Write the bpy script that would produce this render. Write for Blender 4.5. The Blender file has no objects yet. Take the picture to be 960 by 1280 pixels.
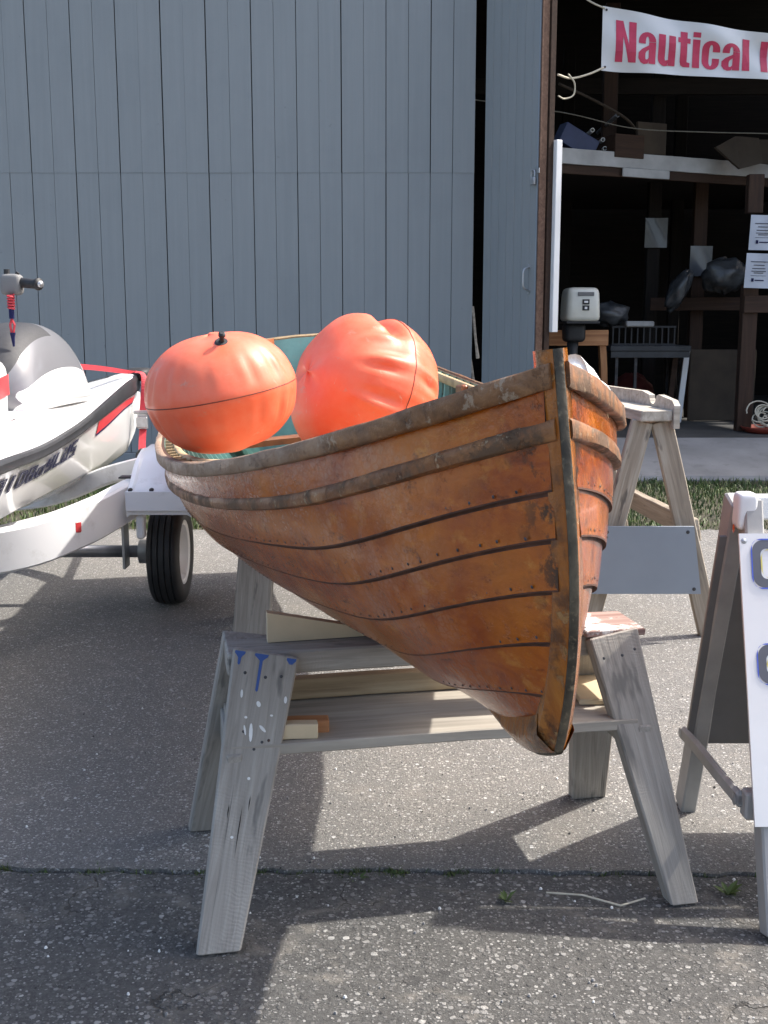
import bpy, math, random
import numpy as np
from mathutils import Vector, Matrix, Quaternion
random.seed(7); rng = np.random.default_rng(7)
SC = bpy.context.scene
COL = SC.collection

# ------------------------------------------------------------------ camera
CAM_H = 1.15
TILT = math.atan(240 / 1400.0)
cd = bpy.data.cameras.new('camera'); cam = bpy.data.objects.new('camera', cd); COL.objects.link(cam)
cam.location = (0, 0, CAM_H); cam.rotation_euler = (math.pi / 2 - TILT, 0, 0)
cd.sensor_fit = 'VERTICAL'; cd.sensor_height = 24.0; cd.lens = 24.0 * 1400 / 1280.0
cd.clip_start = 0.05; cd.clip_end = 1000
SC.camera = cam

# ------------------------------------------------------------------ light
SUN_EL = math.radians(51); SUN_AZ = math.radians(71)      # azimuth from +Y towards +X
sdir = Vector((math.cos(SUN_EL) * math.sin(SUN_AZ), math.cos(SUN_EL) * math.cos(SUN_AZ), math.sin(SUN_EL)))
w = bpy.data.worlds.new('World'); SC.world = w; w.use_nodes = True
nt = w.node_tree; nt.nodes.clear()
sky = nt.nodes.new('ShaderNodeTexSky'); sky.sky_type = 'NISHITA'; sky.sun_disc = False
sky.sun_elevation = SUN_EL; sky.sun_rotation = SUN_AZ; sky.air_density = 1.0; sky.dust_density = 4.0; sky.ozone_density = 0.6
bg = nt.nodes.new('ShaderNodeBackground'); bg.inputs['Strength'].default_value = 0.15
ow = nt.nodes.new('ShaderNodeOutputWorld'); nt.links.new(sky.outputs[0], bg.inputs[0]); nt.links.new(bg.outputs[0], ow.inputs[0])
sl = bpy.data.lights.new('sun', 'SUN'); sl.energy = 3.0; sl.angle = math.radians(0.9); sl.color = (1.0, 0.95, 0.87)
sun = bpy.data.objects.new('sun', sl); COL.objects.link(sun); sun.location = (8, 4, 12)
sun.rotation_euler = (-sdir).to_track_quat('-Z', 'Y').to_euler()
SC.view_settings.view_transform = 'Standard'; SC.view_settings.look = 'None'
SC.cycles.max_bounces = 6; SC.cycles.diffuse_bounces = 3; SC.cycles.glossy_bounces = 3; SC.cycles.transmission_bounces = 2
SC.view_settings.gamma = 1.0; SC.view_settings.use_curve_mapping = False
SC.view_settings.exposure = 1.27

# ------------------------------------------------------------------ helpers
WM = {}
def link(o, parent=None, M=None):
    M = M or Matrix(); COL.objects.link(o)
    if parent is not None:
        o.parent = parent; o.matrix_local = WM[parent.as_pointer()].inverted() @ M
    else:
        o.matrix_local = M
    WM[o.as_pointer()] = M
    return o
def mk(name, V, Fc, mat, parent=None, M=None, smooth=False, fm=None):
    me = bpy.data.meshes.new(name)
    me.from_pydata([tuple(map(float, v)) for v in V], [], [tuple(map(int, f)) for f in Fc])
    for m in (mat if isinstance(mat, (list, tuple)) else [mat]): me.materials.append(m)
    if fm is not None: me.polygons.foreach_set('material_index', np.asarray(fm, dtype=np.int32))
    if smooth:
        me.polygons.foreach_set('use_smooth', np.ones(len(me.polygons), dtype=bool))
    me.update()
    return link(bpy.data.objects.new(name, me), parent, M)
def autosmooth(o, deg=35):
    me = o.data
    me.polygons.foreach_set('use_smooth', np.ones(len(me.polygons), dtype=bool))
    if hasattr(me, 'set_sharp_from_angle'): me.set_sharp_from_angle(angle=math.radians(deg))
    return o
def tag(o, label, cat, group=None):
    o['label'] = label; o['category'] = cat
    if group: o['group'] = group
    return o
def struct(o): o['kind'] = 'structure'; return o
def stuff(o): o['kind'] = 'stuff'; return o
def thing(name, loc, label, cat, group=None, rz=0.0):
    o = bpy.data.objects.new(name, None); o.empty_display_size = 0.1
    link(o, None, Matrix.Translation(loc) @ Matrix.Rotation(rz, 4, 'Z')); return tag(o, label, cat, group)
class MB:
    def __init__(s): s.v = []; s.f = []; s.m = []
    def add(s, V, Fc, m=0):
        b = len(s.v); s.v += [tuple(v) for v in V]; s.f += [tuple(i + b for i in f) for f in Fc]; s.m += [m] * len(Fc); return s
    def box(s, c, d, R=None, m=0, ch=0.0):
        V, Fc = boxgeo(d, ch); R = R or Matrix.Identity(3); c = Vector(c)
        return s.add([R @ Vector(v) + c for v in V], Fc, m)
    def tube(s, pts, r, n=8, m=0, cap=True): return s.add(*tubegeo(pts, r, n, cap), m)
    def build(s, name, mat, parent=None, M=None, smooth=None):
        o = mk(name, s.v, s.f, mat, parent, M, fm=s.m)
        if smooth: autosmooth(o, smooth)
        return o
def boxgeo(d, ch=0.0):
    x, y, z = d[0] / 2, d[1] / 2, d[2] / 2
    if ch <= 0:
        V = [(a * x, b * y, c * z) for c in (-1, 1) for b in (-1, 1) for a in (-1, 1)]
        return V, [(0, 2, 3, 1), (4, 5, 7, 6), (0, 1, 5, 4), (2, 6, 7, 3), (0, 4, 6, 2), (1, 3, 7, 5)]
    c = min(ch, x * .45, y * .45, z * .45)
    ring = lambda yy, zz, xx, k: [(xx, a, b) for a, b in ((-yy + k, -zz), (yy - k, -zz), (yy, -zz + k), (yy, zz - k), (yy - k, zz), (-yy + k, zz), (-yy, zz - k), (-yy, -zz + k))]
    rows = [ring(y - c, z - c, -x, c * .4), ring(y, z, -x + c, c), ring(y, z, x - c, c), ring(y - c, z - c, x, c * .4)]
    V = sum(rows, []); Fc = []
    for i in range(3):
        for j in range(8):
            k = (j + 1) % 8; Fc.append((i * 8 + j, i * 8 + k, i * 8 + 8 + k, i * 8 + 8 + j))
    Fc.append(tuple(range(7, -1, -1))); Fc.append(tuple(range(24, 32)))
    return V, Fc
def tubegeo(pts, r, n=8, cap=True, flat=1.0):
    P = [Vector(p) for p in pts]; N = len(P)
    rr = r if isinstance(r, (list, tuple, np.ndarray)) else [r] * N
    T = [(P[min(i + 1, N - 1)] - P[max(i - 1, 0)]).normalized() for i in range(N)]
    up = Vector((0, 0, 1)) if abs(T[0].z) < .9 else Vector((1, 0, 0))
    a = T[0].cross(up).normalized(); V = []; Fc = []
    for i in range(N):
        a = (a - T[i] * a.dot(T[i])).normalized(); b = T[i].cross(a)
        for k in range(n):
            q = 2 * math.pi * k / n; V.append(P[i] + (a * math.cos(q) + b * math.sin(q) * flat) * rr[i])
    for i in range(N - 1):
        for k in range(n):
            l = (k + 1) % n; Fc.append((i * n + k, i * n + l, i * n + n + l, i * n + n + k))
    if cap: Fc.append(tuple(range(n - 1, -1, -1))); Fc.append(tuple(range((N - 1) * n, N * n)))
    return V, Fc
def gridfaces(nr, nc, flip=False, base=0, wrap=False):
    Fc = []
    for i in range(nr - 1):
        for j in range(nc if wrap else nc - 1):
            k = (j + 1) % nc; q = (base + i * nc + j, base + i * nc + k, base + (i + 1) * nc + k, base + (i + 1) * nc + j)
            Fc.append(q[::-1] if flip else q)
    return Fc
def frame(p0, p1, up):
    """matrix: local x from p0 to p1, local z near up"""
    p0, p1 = Vector(p0), Vector(p1); x = (p1 - p0).normalized(); up = Vector(up)
    z = (up - x * up.dot(x)).normalized(); y = z.cross(x)
    M = Matrix((x, y, z)).transposed().to_4x4(); M.translation = p0; return M
def board(name, p0, p1, w, th, up, mat, parent, w1=None, ch=0.003, cut0=None, cut1=None, wob=0.0015):
    """a plank from p0 to p1, thickness th along up; w -> w1 taper; ends may be cut horizontal (world z)"""
    M = frame(p0, p1, up); L = (Vector(p1) - Vector(p0)).length; w1 = w1 or w
    n = max(2, int(L / .12) + 1); V = []
    Mi = M.to_3x3()
    zx, zy, zz = Mi[2][0], Mi[2][1], Mi[2][2]
    xs = [0, ch] + [L * i / n for i in range(1, n)] + [L - ch, L]
    for i, x in enumerate(xs):
        ins = ch if i in (0, len(xs) - 1) else 0
        hw = (w + (w1 - w) * x / L) / 2 - ins; ht = th / 2 - ins
        ring = [(-hw + ch, -ht), (hw - ch, -ht), (hw, -ht + ch), (hw, ht - ch), (hw - ch, ht), (-hw + ch, ht), (-hw, ht - ch), (-hw, -ht + ch)]
        oy, oz = random.uniform(-wob, wob), random.uniform(-wob, wob)
        for (y, z) in ring:
            xx = x
            if (cut0 and i < 2) or (cut1 and i >= len(xs) - 2):
                xx = x - (y * zy + z * zz) / zx          # end plane made horizontal
            V.append((xx, y + oy, z + oz))
    Fc = gridfaces(len(xs), 8, wrap=True)
    Fc.append(tuple(range(7, -1, -1))); Fc.append(tuple(range((len(xs) - 1) * 8, len(xs) * 8)))
    return mk(name, V, Fc, mat, parent, M)
def interp(x, xs, ys): return np.interp(x, xs, ys)
def smoothcurve(pts, n):
    """Catmull-Rom through pts, n points"""
    P = np.array(pts, float); P = np.vstack([2 * P[0] - P[1], P, 2 * P[-1] - P[-2]]); out = []
    m = len(P) - 3
    for q in np.linspace(0, m - 1e-6, n):
        i = int(q); t = q - i; a, b, c_, d = P[i], P[i + 1], P[i + 2], P[i + 3]
        out.append(.5 * (2 * b + (c_ - a) * t + (2 * a - 5 * b + 4 * c_ - d) * t * t + (3 * b - a - 3 * c_ + d) * t ** 3))
    return np.array(out)

# ------------------------------------------------------------------ materials
def newmat(name):
    m = bpy.data.materials.new(name); m.use_nodes = True; n = m.node_tree
    return m, n, n.nodes['Principled BSDF']
class NG:
    def __init__(s, nt): s.nt = nt
    def n(s, t, **k):
        o = s.nt.nodes.new(t)
        for a, b in k.items():
            if a in o.inputs: o.inputs[a].default_value = b
            else: setattr(o, a, b)
        return o
    def l(s, a, b): s.nt.links.new(a, b)
    def coord(s, kind='Object', scale=(1, 1, 1), rot=(0, 0, 0), rand=False):
        t = s.n('ShaderNodeTexCoord'); m = s.n('ShaderNodeMapping'); m.inputs['Scale'].default_value = scale; m.inputs['Rotation'].default_value = rot
        s.l(t.outputs[kind], m.inputs[0])
        if rand:
            oi = s.n('ShaderNodeObjectInfo'); mu = s.n('ShaderNodeMath', operation='MULTIPLY'); mu.inputs[1].default_value = 37.0
            s.l(oi.outputs['Random'], mu.inputs[0]); cb = s.n('ShaderNodeCombineXYZ')
            for i in range(3): s.l(mu.outputs[0], cb.inputs[i])
            s.l(cb.outputs[0], m.inputs['Location'])
        return m.outputs[0]
    def noise(s, v, scale, detail=4, rough=.55, dist=0.0):
        o = s.n('ShaderNodeTexNoise'); o.inputs['Scale'].default_value = scale; o.inputs['Detail'].default_value = detail; o.inputs['Roughness'].default_value = rough; o.inputs['Distortion'].default_value = dist
        s.l(v, o.inputs['Vector']); return o.outputs['Fac']
    def vor(s, v, scale, feature='F1', out='Distance'):
        o = s.n('ShaderNodeTexVoronoi'); o.feature = feature; o.inputs['Scale'].default_value = scale; s.l(v, o.inputs['Vector']); return o.outputs[out]
    def ramp(s, f, stops, interp='LINEAR'):
        o = s.n('ShaderNodeValToRGB'); cr = o.color_ramp; cr.interpolation = interp
        while len(cr.elements) < len(stops): cr.elements.new(.5)
        for e, (p, c) in zip(cr.elements, stops):
            e.position = p; e.color = (c, c, c, 1) if isinstance(c, (int, float)) else (c[0], c[1], c[2], 1)
        s.l(f, o.inputs[0]); return o.outputs[0]
    def mix(s, f, a, b, mode='MIX'):
        o = s.n('ShaderNodeMix'); o.data_type = 'RGBA'; o.blend_type = mode
        for i, x in ((0, f), (6, a), (7, b)):
            if isinstance(x, (int, float)): o.inputs[i].default_value = x if i == 0 else (x, x, x, 1)
            elif isinstance(x, tuple): o.inputs[i].default_value = (x[0], x[1], x[2], 1)
            else: s.l(x, o.inputs[i])
        return o.outputs[2]
    def math(s, op, a, b=0.0):
        o = s.n('ShaderNodeMath', operation=op)
        for i, x in ((0, a), (1, b)):
            if isinstance(x, (int, float)): o.inputs[i].default_value = x
            else: s.l(x, o.inputs[i])
        return o.outputs[0]
    def bump(s, h, strength=.3, dist=.01, prev=None):
        o = s.n('ShaderNodeBump'); o.inputs['Strength'].default_value = strength; o.inputs['Distance'].default_value = dist
        s.l(h, o.inputs['Height'])
        if prev is not None: s.l(prev, o.inputs['Normal'])
        return o.outputs[0]
def paint(name, col, rough=.5, var=.12, scale=6, dirt=None, bump=.0, metallic=0.0, spec=.5, coat=0.0):
    m, n, b = newmat(name); g = NG(n); v = g.coord(rand=True)
    f = g.noise(v, scale, 5); c2 = tuple(max(0, c * (1 - var * 2)) for c in col); c1 = tuple(min(1, c * (1 + var)) for c in col)
    c = g.ramp(f, [(.3, c2), (.7, c1)])
    if dirt: c = g.mix(g.ramp(g.noise(v, scale * 3.1, 6, .65), [(.55, 0.0), (.72, 1.0)]), c, dirt)
    g.l(c, b.inputs['Base Color']); b.inputs['Roughness'].default_value = rough; b.inputs['Metallic'].default_value = metallic
    b.inputs['Specular IOR Level'].default_value = spec; b.inputs['Coat Weight'].default_value = coat
    if bump: g.l(g.bump(g.noise(v, scale * 8, 4), bump, .004), b.inputs['Normal'])
    return m
def wood(name, c_dark, c_mid, c_light, rough=.75, grain=1.0, spots=None, bump=.35, wearc=None, wearamt=.6, coat=0.0, saw=False):
    """grain runs along local x"""
    m, n, b = newmat(name); g = NG(n)
    v = g.coord(scale=(2.2 * grain, 40 * grain, 40 * grain), rand=True); v2 = g.coord(rand=True)
    f1 = g.noise(v, 1.0, 6, .6, .6); f2 = g.noise(v2, 7, 4)
    c = g.ramp(f1, [(.28, c_dark), (.5, c_mid), (.72, c_light)])
    c = g.mix(g.ramp(f2, [(.35, .30), (.65, 0.0)]), c, tuple(x * .68 for x in c_mid), 'MIX')
    if wearc: c = g.mix(g.ramp(g.noise(v2, 11, 6, .7), [(wearamt, 0.0), (wearamt + .06, 1.0)]), c, wearc)
    if spots:
        vv = g.coord(scale=(6, 26, 26), rand=True)
        c = g.mix(g.ramp(g.noise(vv, 1.0, 3, .6), [(.62, 0.0), (.70, .85)]), c, spots)
    g.l(c, b.inputs['Base Color']); b.inputs['Roughness'].default_value = rough; b.inputs['Coat Weight'].default_value = coat
    hgt = f1
    if saw:
        wv = g.n('ShaderNodeTexWave'); wv.inputs['Scale'].default_value = 42; wv.inputs['Distortion'].default_value = 9.0; wv.inputs['Detail'].default_value = 3; wv.bands_direction = 'X'; g.l(g.coord(rand=True, rot=(0, 0, .12)), wv.inputs['Vector'])
        sm = g.math('MULTIPLY', wv.outputs['Fac'], g.ramp(f2, [(.45, 0.0), (.65, .3)])); hgt = g.math('ADD', f1, sm)
        vv = g.coord(scale=(1.2, 55, 55), rand=True)
        c = g.mix(g.ramp(g.noise(vv, 1.0, 4, .6), [(.66, 0.0), (.72, .8)]), c, (.07, .066, .06)); g.l(c, b.inputs['Base Color'])
    g.l(g.bump(hgt, bump, .004), b.inputs['Normal']); return m

M_grey = wood('weathered_grey_wood', (.235, .213, .187), (.325, .300, .266), (.41, .385, .345), .85, grain=2.6, spots=(.15, .142, .13), bump=.35, saw=True)
M_grey2 = wood('paint_worn_wood', (.16, .07, .05), (.30, .20, .17), (.42, .36, .32), .8, wearc=(.62, .60, .58), wearamt=.52)
M_tan = wood('tan_lumber', (.20, .135, .075), (.36, .26, .155), (.50, .39, .25), .7)
M_tan2 = wood('orange_lumber', (.22, .09, .035), (.40, .18, .075), (.52, .27, .12), .65)
M_ply = paint('pale_plywood', (.62, .50, .33), .7, .08, 9)
M_shelf = wood('grey_plywood', (.20, .18, .15), (.33, .30, .255), (.46, .42, .36), .75, grain=.8)
M_stand = wood('weathered_tan_wood', (.17, .135, .10), (.33, .275, .21), (.50, .45, .37), .75, spots=(.10, .085, .07))
M_standtop = wood('silver_tan_wood', (.25, .22, .18), (.43, .385, .32), (.58, .54, .47), .75)
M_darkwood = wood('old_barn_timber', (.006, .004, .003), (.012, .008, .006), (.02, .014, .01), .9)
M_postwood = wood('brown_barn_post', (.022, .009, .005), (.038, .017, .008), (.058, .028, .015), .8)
M_panelgrey = paint('grey_painted_plywood', (.25, .285, .325), .55, .04, 5)
M_white = paint('white_paint', (.80, .80, .80), .4, .03, 4)
M_white2 = paint('white_trailer_paint', (.80, .81, .83), .35, .03, 3, dirt=(.62, .62, .62), coat=.3)
M_gel = paint('white_gelcoat', (.82, .82, .81), .18, .02, 2, coat=.5)
M_gelgrey = paint('grey_gelcoat', (.17, .17, .182), .3, .05, 3, coat=.3)
M_pad = paint('charcoal_foam_pad', (.036, .036, .04), .6, .12, 60, bump=.3)
M_rubber = paint('black_rubber', (.022, .022, .024), .6, .2, 20)
M_bumper = paint('grey_rubber_bumper', (.024, .025, .028), .5, .2, 12)
M_red = paint('red_webbing', (.50, .035, .05), .6, .1, 60, bump=.2)
M_reddec = paint('red_decal', (.62, .045, .05), .3, .04, 5)
M_navydec = paint('navy_decal', (.012, .014, .06), .6, .1, 5, spec=.15)
M_greydec = paint('grey_decal', (.10, .10, .13), .35, .1, 8)
M_steel = paint('galvanised_steel', (.45, .46, .48), .45, .15, 12, metallic=.85)
M_dksteel = paint('dark_steel', (.06, .06, .065), .5, .3, 15, dirt=(.12, .05, .03), metallic=.5)
M_amber = paint('red_amber_reflector', (.55, .09, .03), .2, .05, 30, coat=.6)
M_cloth = paint('white_cloth', (.80, .81, .83), .9, .05, 20, bump=.4)
M_signgrey = paint('grey_sign_frame', (.36, .355, .345), .6, .1, 9, bump=.1)
M_signdark = paint('grey_sign_back', (.17, .17, .17), .7, .08, 8, bump=.1)
M_signink = paint('grey_sign_ink', (.12, .125, .15), .5, .08, 12)
M_signblue = paint('blue_ink_edge', (.07, .13, .62), .5, .05, 12)
M_cream = paint('yellow_ink', (.72, .62, .16), .5, .05, 12)
M_vinyl = paint('banner_vinyl', (.60, .61, .62), .45, .03, 3)
M_ink = paint('banner_red_ink', (.50, .03, .085), .5, .08, 9)
M_paper = paint('paper', (.42, .45, .52), .35, .03, 6, coat=.3)
M_print = paint('black_print', (.04, .045, .07), .6, .1, 20)
M_rope = paint('pale_rope', (.52, .48, .38), .9, .1, 60, bump=.4)
M_card = paint('brown_cardboard', (.055, .04, .027), .85, .15, 5)
M_plastic = paint('clear_plastic_wrap', (.05, .053, .057), .35, .3, 9, bump=.8, coat=.2)
M_trans = paint('outboard_cowl', (.62, .61, .54), .3, .05, 6, coat=.3)
M_aqua = paint('aqua_hull_paint', (.27, .47, .42), .5, .12, 9, dirt=(.30, .45, .40), bump=.1)
M_green_in = paint('grey_green_hull_paint', (.16, .235, .20), .55, .15, 9, dirt=(.24, .30, .26), bump=.1)
M_bluepaint = paint('blue_paint_drip', (.03, .085, .30), .5, .05, 9)
M_edge = wood('weathered_brown_edge', (.07, .035, .022), (.13, .07, .045), (.2, .12, .085), .8)
M_dullrope = paint('dull_rope', (.20, .19, .16), .9, .1, 60)  # darker tone than the pale rope
M_dullpaper = paint('dull_sleeve', (.10, .105, .12), .3, .1, 8, coat=.4)  # much darker tone than the printed paper, for the plain sheets
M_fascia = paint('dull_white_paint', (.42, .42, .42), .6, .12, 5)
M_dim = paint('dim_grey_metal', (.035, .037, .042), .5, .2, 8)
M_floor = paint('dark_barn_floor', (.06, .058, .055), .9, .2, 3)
M_dust = paint('pale_paint_spots', (.75, .75, .73), .6, .05, 9)

def varnish(name, kind):
    m, n, b = newmat(name); g = NG(n)
    v = g.coord('Object'); vs = g.coord('Object', scale=(2.2, 34, 34) if kind != 'stem' else (34, 34, 3.0))
    grain = g.noise(vs, 1.0, 7, .62, .5); big = g.noise(v, 3.2, 5, .6); mid = g.noise(v, 14, 6, .65); fine = g.noise(v, 60, 5, .7)
    sx = g.n('ShaderNodeSeparateXYZ'); g.l(g.coord('Object'), sx.inputs[0]); aftx = g.math('MULTIPLY', sx.outputs[0], -1.0)
    if kind == 'plank':
        c = g.ramp(grain, [(.28, (.18, .027, .003)), (.5, (.315, .062, .004)), (.72, (.43, .108, .007))])
        c = g.mix(g.ramp(big, [(.40, 0.0), (.68, .8)]), c, (.54, .165, .009))
        c = g.mix(g.math('MULTIPLY', g.ramp(g.noise(g.coord('Object', scale=(9, 22, 22)), 1.0, 6, .7), [(.58, 0.0), (.66, .85)]), g.ramp(big, [(.35, .2), (.6, 1.0)])), c, (.52, .21, .035))
        c = g.mix(g.ramp(g.noise(g.coord('Object', scale=(5, 40, 40)), 1.0, 5, .7), [(.60, 0.0), (.70, .7)]), c, (.085, .014, .004))
    elif kind == 'stem':
        c = g.ramp(grain, [(.28, (.18, .048, .007)), (.5, (.33, .105, .013)), (.72, (.45, .175, .028))])
        c = g.mix(g.ramp(mid, [(.50, 0.0), (.60, .85)]), c, (.085, .032, .012))
        c = g.mix(g.ramp(g.noise(v, 30, 6, .7), [(.58, 0.0), (.66, .6)]), c, (.40, .24, .09))
    elif kind == 'rail':
        c = g.ramp(grain, [(.28, (.085, .030, .012)), (.5, (.19, .075, .025)), (.72, (.33, .15, .055))])
        c = g.mix(g.ramp(mid, [(.48, 0.0), (.55, .9)]), c, (.095, .055, .030))
        c = g.mix(g.ramp(fine, [(.60, 0.0), (.66, .8)]), c, (.40, .29, .18))
    elif kind == 'oldrail':
        fore = g.ramp(grain, [(.28, (.075, .036, .016)), (.5, (.19, .088, .036)), (.72, (.31, .16, .07))])
        bare = g.ramp(grain, [(.28, (.17, .11, .075)), (.5, (.27, .185, .13)), (.72, (.37, .27, .195))])
        f_ = g.math('ADD', aftx, g.math('MULTIPLY', g.math('SUBTRACT', mid, .5), 1.6))
        c = g.mix(g.ramp(f_, [(.25, 0.0), (.75, 1.0)]), fore, bare)
        c = g.mix(g.ramp(fine, [(.60, 0.0), (.66, .6)]), c, (.24, .10, .035))
        c = g.mix(g.ramp(g.noise(v, 33, 5, .7), [(.60, 0.0), (.66, .7)]), c, (.36, .28, .20))
    # dark stains where the varnish has failed
    st = g.noise(v, 30, 6, .75); st2 = g.noise(v, 2.6, 3)
    c = g.mix(g.math('MULTIPLY', g.ramp(st, [(.64, 0.0), (.67, 1.0)]), g.ramp(st2, [(.45, .10), (.60, 1.0)])), c, (.032, .016, .010))
    if kind == 'plank':
        ends = g.math('MULTIPLY', g.ramp(aftx, [(.03, 1.0), (.09, 0.0)]), g.ramp(g.noise(v, 26, 5, .7), [(.50, 0.0), (.58, 1.0)])); c = g.mix(ends, c, (.035, .017, .010))
    fl = g.noise(g.coord('Object', scale=(45, 80, 80)), 1.0, 4, .7)
    c = g.mix(g.ramp(fl, [(.69, 0.0), (.73, .55)]), c, (.46, .28, .13))
    rough = g.ramp(g.noise(v, 9, 6, .65), [(.38, .08), (.66, .24)]); b.inputs['Specular IOR Level'].default_value = .42
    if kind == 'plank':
        # milky crazed varnish, strongest on the top strakes amidships, patchy elsewhere; then a painted sheen band
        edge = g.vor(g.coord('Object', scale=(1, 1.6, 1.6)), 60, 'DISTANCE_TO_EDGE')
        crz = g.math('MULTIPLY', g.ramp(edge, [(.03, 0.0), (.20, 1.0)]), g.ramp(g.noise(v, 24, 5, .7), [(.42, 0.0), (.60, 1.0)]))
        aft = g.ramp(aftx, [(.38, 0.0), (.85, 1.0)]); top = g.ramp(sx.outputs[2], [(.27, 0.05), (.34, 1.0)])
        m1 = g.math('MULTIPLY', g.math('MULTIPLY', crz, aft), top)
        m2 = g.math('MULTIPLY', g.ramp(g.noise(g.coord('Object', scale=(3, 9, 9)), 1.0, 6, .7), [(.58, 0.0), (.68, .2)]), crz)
        sheen = g.math('MULTIPLY', g.ramp(g.math('ADD', aftx, g.math('MULTIPLY', g.math('SUBTRACT', big, .5), .5)), [(.17, 0.0), (.30, 1.0), (.46, 1.0), (.62, 0.15)]), g.ramp(g.noise(g.coord('Object', scale=(16, 10, 10)), 1.0, 6, .7), [(.44, 0.0), (.60, .8)]))  # reflected sky painted into the colour as a pale upright band
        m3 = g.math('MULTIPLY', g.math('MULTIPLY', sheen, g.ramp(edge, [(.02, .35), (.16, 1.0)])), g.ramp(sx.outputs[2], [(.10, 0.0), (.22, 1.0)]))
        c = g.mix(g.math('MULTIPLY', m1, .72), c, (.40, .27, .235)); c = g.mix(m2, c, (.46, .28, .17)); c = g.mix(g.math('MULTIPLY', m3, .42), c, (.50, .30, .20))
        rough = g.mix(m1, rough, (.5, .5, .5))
    g.l(c, b.inputs['Base Color'])
    if kind in ('rail', 'oldrail'): rough = g.ramp(mid, [(.4, .45), (.6, .8)])
    g.l(rough, b.inputs['Roughness'])
    if kind in ('plank', 'stem'): b.inputs['Coat Weight'].default_value = .25; b.inputs['Coat Roughness'].default_value = .10
    h = g.math('ADD', g.math('MULTIPLY', grain, .30), g.math('MULTIPLY', fine, .40)); h = g.math('ADD', h, g.math('MULTIPLY', mid, .9)); h = g.math('SUBTRACT', h, g.math('MULTIPLY', g.ramp(st, [(.585, 0.0), (.63, 1.0)]), .35))
    g.l(g.bump(h, .5 if kind == 'plank' else .8, .006), b.inputs['Normal']); return m
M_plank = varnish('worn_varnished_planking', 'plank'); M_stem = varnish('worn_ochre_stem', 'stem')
M_rail = varnish('flaking_rail', 'rail'); M_oldrail = varnish('bare_weathered_rail', 'oldrail')
M_lap = paint('lap_grime_and_shade', (.075, .026, .012), .8, .3, 40)  # lap grime, with the shadow under the plank edges painted in
M_band = paint('tarnished_stem_band', (.075, .062, .042), .6, .4, 25, dirt=(.24, .19, .12), bump=.3)
M_thwart = paint('varnished_thwart', (.34, .10, .03), .4, .25, 12, coat=.3)
M_inwood = paint('bare_tan_wood', (.52, .36, .20), .75, .15, 14, dirt=(.30, .21, .13), bump=.2)

def buoy_mat():
    m, n, b = newmat('orange_vinyl'); g = NG(n); v = g.coord(rand=True)
    c = g.ramp(g.noise(v, 3.2, 4), [(.3, (.80, .065, .010)), (.7, (.86, .095, .018))])
    sx = g.n('ShaderNodeSeparateXYZ'); g.l(g.coord(), sx.inputs[0])
    dust = g.math('MULTIPLY', g.ramp(g.noise(v, 7, 6, .7), [(.36, .25), (.72, .85)]), .62)
    c = g.mix(dust, c, (.76, .30, .19))
    c = g.mix(g.ramp(g.noise(g.coord(scale=(10, 30, 30), rand=True), 1.0, 6, .7), [(.60, 0.0), (.70, .5)]), c, (.50, .30, .22)); c = g.mix(g.ramp(g.noise(g.coord(scale=(60, 14, 14), rand=True), 1.0, 5, .7), [(.66, 0.0), (.72, .5)]), c, (.62, .42, .33))
    g.l(c, b.inputs['Base Color']); b.inputs['Roughness'].default_value = .47; b.inputs['Coat Weight'].default_value = .05
    b.inputs['Subsurface Weight'].default_value = .08; b.inputs['Subsurface Radius'].default_value = (.05, .015, .006); b.inputs['Subsurface Scale'].default_value = .2
    g.l(g.bump(g.noise(v, 40, 4), .08, .004), b.inputs['Normal']); return m
M_buoy = buoy_mat(); M_seam = paint('dark_orange_seam', (.16, .03, .012), .6, .2, 30)

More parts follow.
